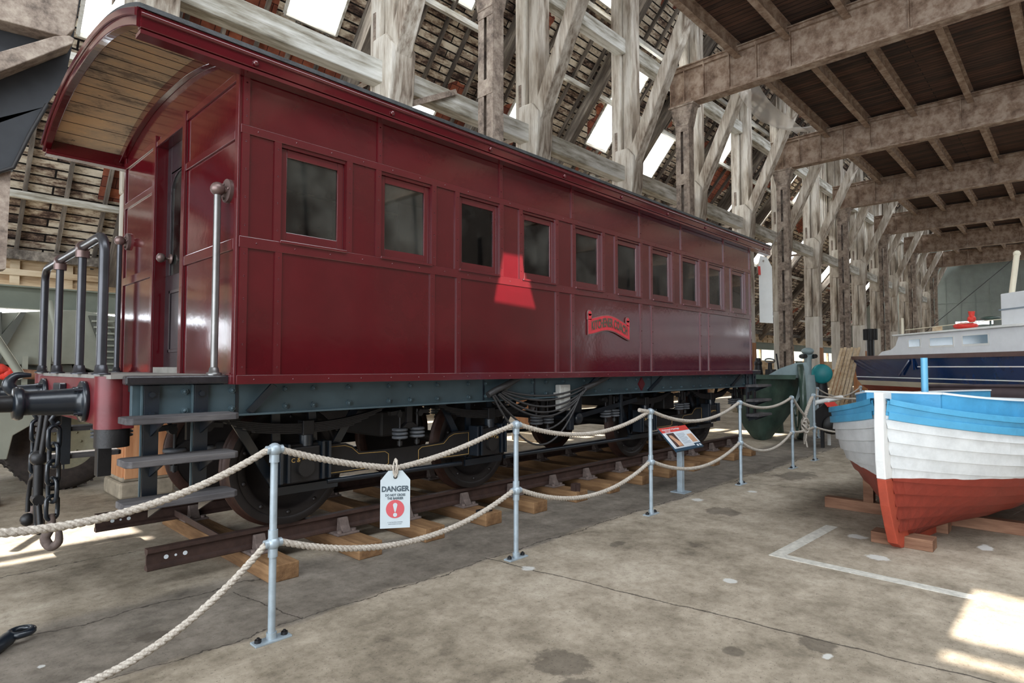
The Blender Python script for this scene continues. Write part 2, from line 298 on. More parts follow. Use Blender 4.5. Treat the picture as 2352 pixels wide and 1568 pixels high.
def smooth(pts, k=4):
    P_ = [Vector(p) for p in pts]; out = []
    for i in range(len(P_)-1):
        a, b, c, d = P_[max(0, i-1)], P_[i], P_[i+1], P_[min(len(P_)-1, i+2)]
        for j in range(k):
            t_ = j/k; out.append(.5*((2*b)+(c-a)*t_+(2*a-5*b+4*c-d)*t_*t_+(3*b-a-3*c+d)*t_**3))
    return out+[P_[-1]]
WL = {}
class MB:
    def __init__(s): s.v = []; s.f = []; s.mi = []; s.sm = []; s.M = Matrix(); s.cur = 0; s.smooth = False
    def add(s, vs, fs, smooth=None):
        b = len(s.v); s.v += [tuple(s.M @ Vector(p)) for p in vs]
        for f in fs: s.f.append([b+i for i in f]); s.mi.append(s.cur); s.sm.append(s.smooth if smooth is None else smooth)
        return s
    def box(s, x0, x1, y0, y1, z0, z1):
        v = [(x, y, z) for x in (x0, x1) for y in (y0, y1) for z in (z0, z1)]
        return s.add(v, [(0, 1, 3, 2), (4, 6, 7, 5), (0, 4, 5, 1), (2, 3, 7, 6), (0, 2, 6, 4), (1, 5, 7, 3)], False)
    def beam(s, a, b, w_, h, up=(0, 0, 1)):
        a = Vector(a); b = Vector(b); d = (b-a).normalized(); sd = d.cross(Vector(up))
        if sd.length < 1e-4: sd = d.cross(Vector((0, 1, 0)))
        sd.normalize(); u = sd.cross(d)
        v = [p+sd*(sx*w_/2)+u*(sz*h/2) for p in (a, b) for sx in (-1, 1) for sz in (-1, 1)]
        return s.add(v, [(0, 1, 3, 2), (4, 6, 7, 5), (0, 4, 5, 1), (2, 3, 7, 6), (0, 2, 6, 4), (1, 5, 7, 3)], False)
    def cyl(s, a, b, r0, r1=None, n=16, cap=True):
        r1 = r0 if r1 is None else r1; a = Vector(a); b = Vector(b); d = (b-a).normalized()
        u = d.orthogonal().normalized(); w_ = d.cross(u); vs = []
        for p, r in ((a, r0), (b, r1)):
            for i in range(n): q = 2*PI*i/n; vs.append(p+u*(r*math.cos(q))+w_*(r*math.sin(q)))
        s.add(vs, [(i, (i+1) % n, n+(i+1) % n, n+i) for i in range(n)], True)
        if cap:
            s.add(vs[:n], [tuple(range(n))[::-1]], False); s.add(vs[n:], [tuple(range(n))], False)
        return s
    def lathe(s, o, ax, prof, n=32, smooth=True):
        o = Vector(o); d = Vector(ax).normalized(); u = d.orthogonal().normalized(); w_ = d.cross(u); vs = []
        for t_, r in prof:
            for i in range(n): q = 2*PI*i/n; vs.append(o+d*t_+u*(r*math.cos(q))+w_*(r*math.sin(q)))
        fs = [(k*n+i, k*n+(i+1) % n, (k+1)*n+(i+1) % n, (k+1)*n+i) for k in range(len(prof)-1) for i in range(n)]
        return s.add(vs, fs, smooth)
    def ball(s, c, r, n=12, sc=(1, 1, 1)):
        vs = []; m = n//2
        for k in range(m+1):
            a = PI*k/m
            for i in range(n): q = 2*PI*i/n; vs.append((c[0]+r*sc[0]*math.sin(a)*math.cos(q), c[1]+r*sc[1]*math.sin(a)*math.sin(q), c[2]+r*sc[2]*math.cos(a)))
        return s.add(vs, [(k*n+i, (k+1)*n+i, (k+1)*n+(i+1) % n, k*n+(i+1) % n) for k in range(m) for i in range(n)], True)
    def tube(s, pts, r, n=10, closed=False, cap=True):
        pts = [Vector(p) for p in pts]; N = len(pts); vs = []; prev = None
        for i, p in enumerate(pts):
            if closed: d = pts[(i+1) % N]-pts[i-1]
            else: d = pts[min(i+1, N-1)]-pts[max(i-1, 0)]
            d.normalize()
            if prev is None: u = d.orthogonal().normalized()
            else: u = (prev-d*prev.dot(d)).normalized()
            prev = u; w_ = d.cross(u); rr = r[i] if isinstance(r, (list, tuple)) else r
            for k in range(n): q = 2*PI*k/n; vs.append(p+u*(rr*math.cos(q))+w_*(rr*math.sin(q)))
        fs = [(i*n+k, i*n+(k+1) % n, ((i+1) % N)*n+(k+1) % n, ((i+1) % N)*n+k) for i in range(N if closed else N-1) for k in range(n)]
        s.add(vs, fs, True)
        if cap and not closed: s.add(vs[:n], [tuple(range(n))[::-1]], False); s.add(vs[-n:], [tuple(range(n))], False)
        return s
    def prism(s, poly, fn, d0, d1):
        n = len(poly); vs = [fn(a, b, d0) for a, b in poly]+[fn(a, b, d1) for a, b in poly]
        return s.add(vs, [tuple(range(n))[::-1], tuple(range(n, 2*n))]+[(i, (i+1) % n, n+(i+1) % n, n+i) for i in range(n)], False)
    def build(s, name, mat, parent=None, bevel=0, origin=None, sub=0):
        mats = mat if isinstance(mat, (list, tuple)) else [mat]
        if parent is not None:
            inv = WL[parent].inverted(); loc = Vector((0, 0, 0)); vs = [inv @ Vector(p) for p in s.v]; W = WL[parent].copy()
        else:
            if origin is None:
                xs, ys, zs = zip(*s.v); origin = ((min(xs)+max(xs))/2, (min(ys)+max(ys))/2, min(zs))
            loc = Vector(origin); vs = [Vector(p)-loc for p in s.v]; W = Matrix.Translation(loc)
        me = bpy.data.meshes.new(name); me.from_pydata([tuple(p) for p in vs], [], s.f)
        for q in mats: me.materials.append(M[q] if isinstance(q, str) else q)
        me.polygons.foreach_set('material_index', s.mi); me.polygons.foreach_set('use_smooth', s.sm); me.update()
        bm = bmesh.new(); bm.from_mesh(me); bmesh.ops.recalc_face_normals(bm, faces=bm.faces); bm.to_mesh(me); bm.free()
        o = bpy.data.objects.new(name, me); col.objects.link(o); o.location = loc
        if parent is not None: o.parent = parent
        WL[o] = W
        if bevel:
            b = o.modifiers.new('bevel', 'BEVEL'); b.width = bevel; b.segments = 2; b.limit_method = 'ANGLE'; b.angle_limit = math.radians(40)
        if sub:
            b = o.modifiers.new('sub', 'SUBSURF'); b.levels = sub; b.render_levels = sub
        return o
def tag(o, label=None, cat=None, group=None, kind=None):
    if label: o['label'] = label
    if cat: o['category'] = cat
    if group: o['group'] = group
    if kind: o['kind'] = kind
    return o
def thing(name, label, cat, loc=(0, 0, 0), group=None):
    o = bpy.data.objects.new(name, None); o.empty_display_size = .2; col.objects.link(o); o.location = loc; WL[o] = Matrix.Translation(loc)
    return tag(o, label, cat, group)
def struct(o): o['kind'] = 'structure'; return o
def dup(root, loc, label=None, group=None):
    r = root.copy(); col.objects.link(r); r.location = loc; WL[r] = Matrix.Translation(loc)
    if label: r['label'] = label
    if group: r['group'] = group
    for ch in list(root.children):
        c = ch.copy(); col.objects.link(c); c.parent = r
        for g in ch.children:
            d = g.copy(); col.objects.link(d); d.parent = c
    return r
def text(name, body, size, mat, parent, fn, extrude=.002, warp=None, squash=1, bold=0, spacing=1):
    """lettering as a mesh; fn maps (a, b, depth) on the face to the world"""
    cu = bpy.data.curves.new(name, 'FONT'); cu.body = body; cu.size = size; cu.align_x = 'CENTER'; cu.align_y = 'CENTER'; cu.extrude = extrude; cu.offset = bold; cu.space_character = spacing; cu.resolution_u = 3
    tmp = bpy.data.objects.new('t', cu); col.objects.link(tmp)
    dg = bpy.context.evaluated_depsgraph_get(); me = bpy.data.meshes.new_from_object(tmp.evaluated_get(dg))
    mb = MB(); vs = []
    for v in me.vertices:
        a, b, c = v.co.x*squash, v.co.y, v.co.z
        if warp: b += warp(a)
        vs.append(fn(a, b, c))
    mb.add(vs, [tuple(p.vertices) for p in me.polygons], False)
    bpy.data.objects.remove(tmp); bpy.data.curves.remove(cu); bpy.data.meshes.remove(me)
    return mb.build(name, mat, parent)

# ================================================================== the building shell
XL, XR, YB, YF = -12.0, 60.0, 16.3, -16.0
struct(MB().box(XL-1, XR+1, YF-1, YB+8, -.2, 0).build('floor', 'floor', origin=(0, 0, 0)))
SL = 1.562
def sy(y): return (YB-y)*SL
sky = [(2.3, 3.35, 12.05, 13.2), (-1.0, 1.3, 13.3, 14.75), (5.65, 6.85, 10.9, 12.05), (3.3, 4.8, 8.8, 10.65), (8.95, 10.1, 12.2, 13.4), (8.8, 9.9, 9.95, 10.85), (12.5, 13.8, 11.05, 12.15),
       (16.1, 17.3, 9.95, 12.0), (19.5, 20.55, 11.05, 12.3), (23.4, 24.5, 9.98, 11.1), (26.5, 27.6, 11.1, 12.45), (13.3, 14.3, 8.7, 9.65),
       (9.2, 10.3, 14.2, 15.0), (10.7, 11.6, 14.2, 15.0), (13.9, 14.9, 12.75, 13.7), (14.2, 15.2, 14.2, 14.9), (17.2, 18.3, 12.6, 13.5)]
rr = random.Random(3)
for k in range(9):
    x = 30+k*3.4
    for (a, b) in ((9.9, 11.0), (11.1, 12.2), (12.4, 13.4)):
        if rr.random() < .5: q = x+rr.uniform(-.6, 1); sky.append((q, q+1.15, a, b))
RT = Matrix(((1, 0, 0, 0), (0, -1/SL, -1.2/SL, YB), (0, 1.2/SL, -1/SL, 4.0), (0, 0, 0, 1)))
def rl(x, s, d): return RT @ Vector((x, s, d))          # along, up the slope, inwards (down)
sc_ = sorted({-.9, sy(5)} | {sy(q[2]) for q in sky} | {sy(q[3]) for q in sky})
mb = MB()
for s0, s1 in zip(sc_, sc_[1:]):
    holes = sorted((q[0], q[1]) for q in sky if sy(q[3]) <= s0+1e-6 and sy(q[2]) >= s1-1e-6)
    x = XL
    for a, b in holes+[(XR, XR)]:
        if a > x+.01: mb.box(x, a, s0, s1, -.06, 0)
        x = max(x, b)
roof = mb.build('ceiling', 'roofb', origin=(0, 0, 0)); roof.matrix_world = RT; WL[roof] = RT
roof['kind'] = 'structure'
rn = 0
x = -5.6
while x < 58 and rn < 90:
    if not any(q[0]-.02 < x < q[1]+.02 for q in sky):
        m = MB(); a = rl(x, -.6, .055); b = rl(x, sy(6), .055)
        m.beam(a, b, .065, .11, (0, 0, 1)); m.build('rafter', 'rafter', roof); rn += 1
    else:
        for q in sky:
            if q[0]-.02 < x < q[1]+.02: lo, hi = sy(q[3]), sy(q[2]); break
        for a, b in ((-.6, lo-.05), (hi+.05, sy(6))):
            m = MB(); m.beam(rl(x, a, .055), rl(x, b, .055), .065, .11); m.build('rafter', 'rafter', roof); rn += 1
    x += .68 if x < 30 else .9
for k in range(17):
    x = 3.6+3.8*k
    m = MB(); m.beam(rl(x, -.3, .33), rl(x, sy(8.5), .33), .24, .34)
    m.build('principal_rafter', 'rafter', roof)
for y, h in ((15.35, .12), (13.45, .12), (12.27, .14), (11.05, .12), (9.82, .12)):
    m = MB(); c = sy(y); m.beam(rl(XL, c, .15), rl(XR, c, .15), .1, .14); m.build('purlin', 'beamx', roof)
CLEAR = (1, 3, 12, 13, 14)
for i, q in enumerate(sky):
    m = MB(); a, b, lo, hi = q[0], q[1], sy(q[3]), sy(q[2]); m.add([rl(a, lo, -.03), rl(b, lo, -.03), rl(b, hi, -.03), rl(a, hi, -.03)], [(0, 1, 2, 3)])
    pane = m.build('window_%d' % (i+1), 'skyglass' if i in CLEAR else 'milky'); struct(pane)
    m = MB()
    for (p, q_) in (((a, lo), (b, lo)), ((b, lo), (b, hi)), ((b, hi), (a, hi)), ((a, hi), (a, lo))): m.beam(rl(*p, .01), rl(*q_, .01), .06, .09)
    m.build('frame', 'beamx', pane)
# nave roof over the camera: solid, with a long glazed lantern towards the front side
mb = MB(); mb.box(XL, XR, -2.5, 5.3, 17.55, 17.65); mb.box(XL, XR, YF, -11.5, 17.55, 17.65)
for k in range(13): mb.box(XL+k*6-.1, XL+k*6+.1, -11.5, -2.5, 17.5, 17.65)
o = mb.build('ceiling', 'roofb', origin=(0, 0, 17.6)); struct(o)
# outer wall behind the lean-to
mb = MB(); mb.box(XL, XR, YB, YB+.15, 0, 2.1)
for k in range(25): mb.box(XL+k*3, XL+k*3+.18, YB, YB+.15, 2.1, 3)
mb.box(XL, XR, YB, YB+.15, 2.9, 4.4)
struct(mb.build('wall_back', 'palewood'))
mb = MB(); x = XL
while x < 45: mb.box(x, x+.16, YB-.07, YB, 3.25, 3.95); x += .92
mb.box(XL, XR, YB-.12, YB, 3.86, 3.98); mb.box(XL, XR, YB-.1, YB, 3.55, 3.68); mb.box(XL, XR, YB-.1, YB, 3.25, 3.36)
struct(mb.build('trim_1', 'palewood'))
struct(MB().box(XL, XR, YB-.34, YB-.22, 3.86, 4.06).build('trim_2', 'rafter'))
o = MB().box(XL, XR, YB-.62, YB-.6, 2.82, 3.24).box(XL, XR, YB-.74, YB-.46, 3.24, 3.27).box(XL, XR, YB-.74, YB-.46, 2.8, 2.83).build('wall_beam', 'greensteel')
tag(o, 'grey-green steel beam running along the outer wall above the window strip', 'beam')
# far wall with bright openings
def wall_yz(name, x, y0, y1, z0, z1, holes, mat, th=.2):
    ys = sorted({y0, y1} | {h[0] for h in holes} | {h[1] for h in holes}); mb = MB()
    for a, b in zip(ys, ys[1:]):
        z = z0
        for h in sorted([h for h in holes if h[0] <= a+1e-6 and h[1] >= b-1e-6], key=lambda h: h[2])+[(0, 0, z1, z1)]:
            if h[2] > z: mb.box(x, x+th, a, b, z, h[2])
            z = h[3]
    return mb.build(name, mat)
struct(wall_yz('wall_far', XR, YF, YB+8, 0, 17.6, [(14.3, 14.95, 3.4, 5.6), (13, 13.4, 3.3, 5.6), (11.7, 12.15, 3.0, 5.5), (5.2, 7.6, 5.0, 5.3), (9.95, 10.3, 5.3, 6.0)], 'shutter'))
mb = MB()
for k in range(22): mb.box(XR-.04, XR, -9.9+k*.95, -9.86+k*.95, 0, 9)
for z in (2, 4.4, 6.8): mb.box(XR-.06, XR, -10, 11, z, z+.06)
struct(mb.build('door_1', 'shutter'))
# front wall with a long window band; open slip door at the near end
mb = MB(); mb.box(XL, XR, YF-.2, YF, 0, 1.2); mb.box(XL, 34, YF-.2, YF, 1.2, 17.6); mb.box(34, XR, YF-.2, YF, 5.4, 17.6)
for k in range(9): mb.box(34+k*3.2, 34+k*3.2+[.5, 1.6, .4][k % 3], YF-.2, YF, 1.2, 5.4)
struct(mb.build('wall_front', 'tarred'))
mb = MB(); mb.box(XL-.2, XL, YF, YB+8, 9.5, 17.6); mb.box(XL-.2, XL, 10, YB+8, 0, 9.5); mb.box(XL-.2, XL, YF, -15.5, 0, 9.5)
struct(mb.build('wall_near', 'shutter'))

# ================================================================== timber posts of the slip
ORD = ['first', 'second', 'third', 'fourth', 'fifth', 'sixth', 'seventh', 'eighth', 'ninth']
POSTX = [2.36+3.85*k for k in range(-1, 15)]
def timber_post(loc, label, group):
    r = thing('timber_post', label, 'post', loc, group); X, Y, _ = loc
    m = MB(); m.M = Matrix.Translation(loc)
    m.box(-.24, .24, -.3, .3, .24, 3.9); m.build('painted_lower_shaft', 'whitepost', r, .02)
    m = MB(); m.M = Matrix.Translation(loc)
    m.box(-.25, .25, .0, .31, 3.9, 15.0).box(-.16, .25, -.3, -.01, 3.9, 15.0); m.build('upper_shaft', 'post', r, .03)
    m = MB(); m.M = Matrix.Translation(loc)
    m.prism([(-.31, 6.2), (-.36, 6.5), (-.4, 7.25), (-.2, 7.5), (.2, 7.5), (.2, 6.1), (-.25, 6.1)], lambda a, b, d: (d, a, b), -.27, .255)
    m.build('corbel', 'post', r, .03)
    m = MB(); m.M = Matrix.Translation(loc); m.beam((-.02, -.22, 7.1), (-.02, -3.3, 13.6), .3, .34, (1, 0, 0)); m.build('brace', 'post', r, .02)
    m = MB(); m.M = Matrix.Translation(loc); m.box(-.262, -.25, .12, .2, 6.1, 8.0).box(-.262, -.25, .2, .9, 6.75, 6.85)
    m.build('iron_strap', 'greyrust', r)
    m = MB(); m.M = Matrix.Translation(loc)
    m.prism([(-.35, .24), (-.35, .6), (-.31, 2.5), (-.3, 2.5), (-.3, .24)], lambda a, b, d: (d, a, b), -.25, .26)
    m.prism([(-.27, .24), (-.25, 1.5), (-.24, 1.5), (-.24, .24)], lambda a, b, d: (a, d, b), -.3, .3)
    m.build('new_timber_casing', 'orange', r, .01)
    m = MB(); m.M = Matrix.Translation(loc); m.box(-.31, .31, -.38, .38, 0, .2); m.box(-.28, .28, -.34, .34, .2, .26); m.build('plinth', 'plaster', r, .04)
    return r
p0 = timber_post((POSTX[1], 8.95, 0), 'weathered timber post on a stone plinth behind the near end of the red carriage', 'timber posts of the slip roof')
wl = {2: 'thick weathered timber post above the first carriage window', 3: 'whitewashed timber post with diagonal brace rising above the middle carriage windows',
      4: 'weathered timber post with brace just left of the nearest steel girder end', 5: 'timber post behind the end of the nearest steel girder',
      6: 'timber post at the far end of the carriage roof, behind the hanging net', 7: 'timber post with white lower half and orange casing right of the hanging white banner',
      8: 'timber post with white lower half directly right of the second bright orange casing', }
for k, x in enumerate(POSTX):
    if k == 1: continue
    if k == 0: dup(p0, (x, 8.95, 0), 'timber post beyond the left edge, behind the rusty overhead bracket'); continue
    dup(p0, (x, 8.95, 0), wl.get(k, '%s timber post of the receding far row, counting on from the navy boat' % ORD[k-9]))
# plate beams between the posts
b0 = None
for k in range(len(POSTX)-1):
    xa, xb = POSTX[k]+.25, POSTX[k+1]-.165
    for z0, nm, lb in ((6.63, 'plate_beam', 'whitewashed horizontal timber tie between posts above the carriage roof'), (10.15, 'plate_beam', 'whitewashed upper horizontal tie between posts high under the roof')):
        m = MB().box(xa, xb, 8.83, 9.11, z0, z0+.4); o = m.build(nm, 'beamx', None, .02)
        tag(o, lb, 'beam', 'lower ties between the posts' if z0 < 8 else 'upper ties between the posts')
m = MB(); m.beam((6.5, 8.78, 6.4), (7.6, 8.78, 7.0), .07, .1); tag(m.build('iron_stay', 'greyrust', None), 'dark iron stay slanting up to the whitewashed tie, left of a thick post', 'stay')
# vertical boarding high on the far posts
m = MB(); x = 31.0
while x < 59:
    m.box(x, x+.3, 9.28, 9.32, 8.3+rr.uniform(-.1, .1), 13); x += .36
tag(m.build('vertical_boarding', 'post', None), 'whitewashed vertical boarding high behind the far posts', 'boarding')

# ================================================================== steel columns, girders, joists, deck
STX = [7.8+7.62*k for k in range(7)]
def steel_column(loc, label, group=None):
    r = thing('steel_column', label, 'column', loc, group)
    T = Matrix.Translation(loc)
    for y0, y1 in ((-.2, -.03), (.05, .2)):
        m = MB(); m.M = T; m.box(-.14, -.125, y0, y1, 0, 8.7); m.box(.125, .14, y0, y1, 0, 8.7); yy = y0 if y0 < 0 else y1-.015
        m.box(-.125, .125, yy, yy+.015, 0, 8.7)
        for z in range(0, 87, 3): m.cyl((-.143, (y0+y1)/2, z/10+.15), (-.139, (y0+y1)/2, z/10+.15), .012, n=6)
        m.build('channel', 'greyrust', r)
    for k in range(6):
        m = MB(); m.M = T; z = .7+k*1.5; m.box(-.155, -.14, -.2, .2, z, z+.3); m.build('batten_plate', 'greyrust', r)
    m = MB(); m.M = T; m.prism([(-.2, 8.35), (.2, 8.35), (.34, 8.92), (-.34, 8.92)], lambda a, b, d: (d, a, b), -.17, .17); m.box(-.22, .22, -.38, .38, 8.9, 8.95)
    m.build('cap', 'greyrust', r, .01)
    return r
c0 = steel_column((STX[0], 8.0, 0), 'riveted double-channel steel column rising behind the carriage roof between two timber posts', 'steel columns carrying the girders')
cl = ['steel column under the end of the nearest girder', 'steel column under the end of the second girder, right of the hanging banner', 'steel column under the end of the third girder', 'steel column under the fourth girder end in the far row', 'steel column under the fifth girder end in the far row', 'steel column under the farthest girder']
for x, lb in zip(STX[1:], cl): dup(c0, (x, 8.0, 0), lb)
def girder(loc, label):
    r = thing('plate_girder', label, 'girder', loc, 'steel girders carrying the deck'); T = Matrix.Translation(loc)
    m = MB(); m.M = T; m.box(-.012, .012, -15, 8.38, 8.95, 10.05); m.build('web', 'steelrust', r)
    m = MB(); m.M = T; m.box(-.17, .17, -15, 8.38, 8.95, 8.985); m.box(-.1, .1, -15, 8.38, 8.985, 9.06)
    m.build('bottom_flange', 'steelrust', r)
    m = MB(); m.M = T; m.box(-.17, .17, -15, 8.38, 10.02, 10.05); m.box(-.1, .1, -15, 8.38, 9.94, 10.02); m.build('top_flange', 'steelrust', r)
    for y in (8.36, 7.95, 7.37, 6.65, 5.93, 5.09, 2.6, -.6, -3.8, -7):
        m = MB(); m.M = T; m.box(-.12, .12, y-.012, y+.012, 8.985, 10.02); m.box(-.03, .03, y-.05, y+.05, 9.06, 9.94); m.build('stiffener', 'steelrust', r)
    return r
g0 = girder((STX[0], 0, 0), 'steel plate girder overhead, just above the top of the view')
gl = ['nearest large rusted plate girder crossing the top right', 'second rusted plate girder in the row under the dark deck', 'third plate girder in the row under the dark deck', 'fourth plate girder, half hidden by leaning timber braces', 'fifth plate girder, small, above the boat wheelhouse', 'farthest plate girder at the end of the deck']
for x, lb in zip(STX[1:], gl): dup(g0, (x, 0, 0), lb)
m = MB(); xa, xb = STX[0], XR
m.box(xa, xb, -2.6, 6.5, 10.14, 10.22)
o = m.build('ceiling', 'deckplank', origin=(0, 0, 10.1)); struct(o)
j0 = None
for k in range(6):
    for j, y in enumerate((6.42, 5.15, 3.82, 2.35, .95, -.5, -2.0)):
        if k < 1 and y < 0: continue
        x0_, x1_ = STX[k]+.03, STX[k+1]-.03
        if j0 is None:
            m = MB(); m.box(x0_, x1_, y-.008, y+.008, 9.8, 10.12); m.box(x0_, x1_, y-.085, y+.085, 9.78, 9.8); m.box(x0_, x1_, y-.085, y+.085, 10.11, 10.135)
            j0 = m.build('steel_joist', 'steelrust', None, origin=(x0_, y, 9.78)); o = j0
        else:
            o = j0.copy(); col.objects.link(o); o.location = (x0_, y, 9.78)
        if j == 0: tag(o, 'edge joist of the deck in the %s bay' % ['first', 'second', 'third', 'fourth', 'fifth', 'sixth'][k], 'joist', 'steel joists under the deck')
        else: tag(o, 'rusted steel joist, %s in from the deck edge in the %s bay' % (ORD[j-1], ORD[k]), 'joist', 'steel joists under the deck')
# overhead bracket at the upper left
r = thing('overhead_bracket', 'mottled rusty steel box bracket hanging into the upper left corner', 'bracket', (.2, 8.0, 0))
def P(u, v, y):     # a point of the photograph carried to the plane y (world), used for outlines only
    f = Vector((math.cos(YAW)*math.cos(PITCH), math.sin(YAW)*math.cos(PITCH), math.sin(PITCH))); rg = Vector((math.sin(YAW), -math.cos(YAW), 0)); up = rg.cross(f)
    d = f+rg*((u-1176)/1382)-up*((v-784)/1382); t_ = y/d.y; return (d.x*t_, 1.62+d.z*t_)
def poly_y(pts, y): return [P(u, v, y) for u, v in pts]
m = MB(); m.prism(poly_y([(-400, -200), (188, -200), (186, 0), (172, 64), (168, 95), (150, 180), (104, 245), (-10, 285), (-400, 420)], 8.1), lambda a, b, d: (a, d, b), 8.1, 8.35); m.build('gusset_plate', 'darkplate', r)
m = MB(); m.prism(poly_y([(-400, -60), (-400, -190), (188, -40), (172, 66), (150, 85)], 7.85), lambda a, b, d: (a, d, b), 7.85, 8.1); m.build('upper_flange', 'greyrust', r, .01)
m = MB(); m.prism(poly_y([(-300, 190), (-300, 270), (0, 168), (165, 104), (170, 93), (158, 85), (125, 86), (0, 122)], 7.85), lambda a, b, d: (a, d, b), 7.8, 8.1); m.build('diagonal_flange', 'greyrust', r, .01)
m = MB(); m.prism(poly_y([(-300, 450), (-300, 290), (0, 270), (104, 245), (74, 300), (38, 380), (0, 398)], 8.1), lambda a, b, d: (a, d, b), 8.1, 8.4); m.build('lower_plate', 'darkplate', r)
m = MB(); m.tube([(*P(108, 240, 8.05)[:1], 8.05, P(108, 240, 8.05)[1]), (P(70, 305, 8.05)[0], 8.05, P(70, 305, 8.05)[1]), (P(30, 385, 8.05)[0], 8.05, P(30, 385, 8.05)[1]), (P(-20, 400, 8.05)[0], 8.05, P(-20, 400, 8.05)[1])], .02); m.build('cable', 'cable', r)
m = MB(); q = poly_y([(-60, 395), (24, 385), (12, 618), (-60, 625)], 8.2); m.prism(q, lambda a, b, d: (a, d, b), 8.15, 8.4); tag(m.build('hanger_column', 'greyrust', None), 'rusty brown steel post at the far left edge under the overhead bracket', 'post')
# net
m = MB(); N = 16; vs = []
for i in range(N+1):
    for j in range(7):
        a, b = i/N, j/6; x = 16.1+a*6.4; y = 6.5+b*.8; z = 10.05-.75*math.sin(PI*a)*(1-.35*b)-.12*math.sin(9*a+4*b)
        vs.append((x, y, z))
m.add(vs, [(i*7+j, i*7+j+1, (i+1)*7+j+1, (i+1)*7+j) for i in range(N) for j in range(6)], True)
tag(m.build('hanging_net', 'netm', None), 'white mesh net slung below the first deck edge, left of the joists', 'net')

# ================================================================== the railway carriage
CX0, CX1, CYN, CYF, CZ0, CZ1 = 1.70, 10.60, 4.27, 7.19, 1.50, 3.80
YC = 5.73
car = thing('railway_carriage', 'glossy maroon railway carriage with ten side windows standing on rails behind the rope barrier', 'railway carriage', (6.15, YC, .3))
WS = [2.0, 2.87, 3.745, 4.63, 5.53, 6.40, 7.25, 8.10, 8.96, 9.81]; WW, WZ0, WZ1 = .53, 2.55, 3.25
def side_wall(name, y0, y1):
    mb = MB(); mb.box(CX0, CX1, y0, y1, CZ0, WZ0); mb.box(CX0, CX1, y0, y1, WZ1, CZ1); x = CX0
    for a in WS: mb.box(x, a, y0, y1, WZ0, WZ1); x = a+WW
    mb.box(x, CX1, y0, y1, WZ0, WZ1); return mb.build(name, 'maroon', car)
side_wall('body_side', CYN, CYN+.05); side_wall('body_side', CYF-.05, CYF)
def arc(y, off=0, rise=.32):      # roof curve
    u = (y-YC)/1.6; return 3.825+off+rise*(1-abs(u)**2.3)
# end walls with the door opening
DY0, DY1, DZ1 = 5.42, 6.12, 3.64
def end_wall(x0, x1):
    mb = MB(); n = 24
    def strip(ya, yb, zb, k):
        ys = [ya+(yb-ya)*i/k for i in range(k+1)]
        poly = [(ya, zb)]+[(yb, zb)]+[(y, arc(y, -.07)) for y in reversed(ys)]
        mb.prism(poly, lambda a, b, d: (d, a, b), x0, x1)
    strip(CYN+.05, DY0, CZ0, 10); strip(DY1, CYF-.05, CZ0, 10); strip(DY0, DY1, DZ1, 6)
    return mb.build('body_end', 'maroon', car)
end_wall(CX0, CX0+.05); end_wall(CX1-.05, CX1)
# mouldings with rivets, near side
def rivets(mb, pts, r=.0075):
    for x, y, z in pts: mb.ball((x, y, z), r, 6, (1, .6, 1))
def side_mould(ys, d):
    a, b = (ys-d, ys) if ys < YC else (ys, ys+d)
    yr = ys-d if ys < YC else ys+d
    def hb(z0, z1, x0=CX0, x1=CX1, extra=0):
        m = MB(); m.box(x0, x1, a-(extra if ys < YC else 0), b+(0 if ys < YC else extra), z0, z1); x = x0+.12
        while x < x1: m.ball((x, yr-(extra if ys < YC else -extra), (z0+z1)/2), .0075, 6); x += .29
        m.build('moulding', 'maroon_trim', car, .004)
    hb(1.5, 1.565); hb(2.46, 2.54); hb(3.275, 3.335)
    hb(3.70, 3.76, extra=.006)
    low = [1.735, 1.985, 3.42, 3.735, 5.20, 5.48, 6.95, 7.235, 8.655, 8.945, 10.565]
    for x in low:
        m = MB(); m.box(x-.026, x+.026, a, b, 1.565, 2.46); rivets(m, [(x, yr, 1.62+.16*i) for i in range(6)]); m.build('moulding', 'maroon_trim', car, .004)
    for x in [1.735, 10.565]+[q-.03 for q in WS]+[q+WW+.035 for q in WS]:
        m = MB(); m.box(x-.026, x+.026, a, b, 2.54, 3.275); rivets(m, [(x, yr, 2.62+.2*i) for i in range(4)]); m.build('moulding', 'maroon_trim', car, .004)
    for x in [1.735, 2.85, 4.3, 5.48, 6.945, 8.08, 9.51, 10.565]:
        m = MB(); m.box(x-.022, x+.022, a, b, 3.335, 3.70); rivets(m, [(x, yr, 3.40+.12*i) for i in range(3)]); m.build('moulding', 'maroon_trim', car, .004)
side_mould(CYN, .014); side_mould(CYF, .014)
# windows
for side in (0, 1):
    for i, a in enumerate(WS):
        y0 = CYN+.02 if side == 0 else CYF-.05; y1 = y0+.03
        m = MB(); f = .055
        m.box(a, a+f, y0, y1, WZ0, WZ1).box(a+WW-f, a+WW, y0, y1, WZ0, WZ1).box(a+f, a+WW-f, y0, y1, WZ0, WZ0+.075).box(a+f, a+WW-f, y0, y1, WZ1-.06, WZ1)
        fr = m.build('window_frame', 'maroon_trim', car, .004)
        m = MB(); m.box(a+f, a+WW-f, y0+.013, y0+.017, WZ0+.075, WZ1-.06); m.build('window_pane', 'glass', fr)
        if side == 0:
            m = MB(); m.box(a-.01, a+WW+.01, CYN-.03, CYN+.02, WZ0-.022, WZ0); m.build('window_sill', 'maroon_trim', car, .004)
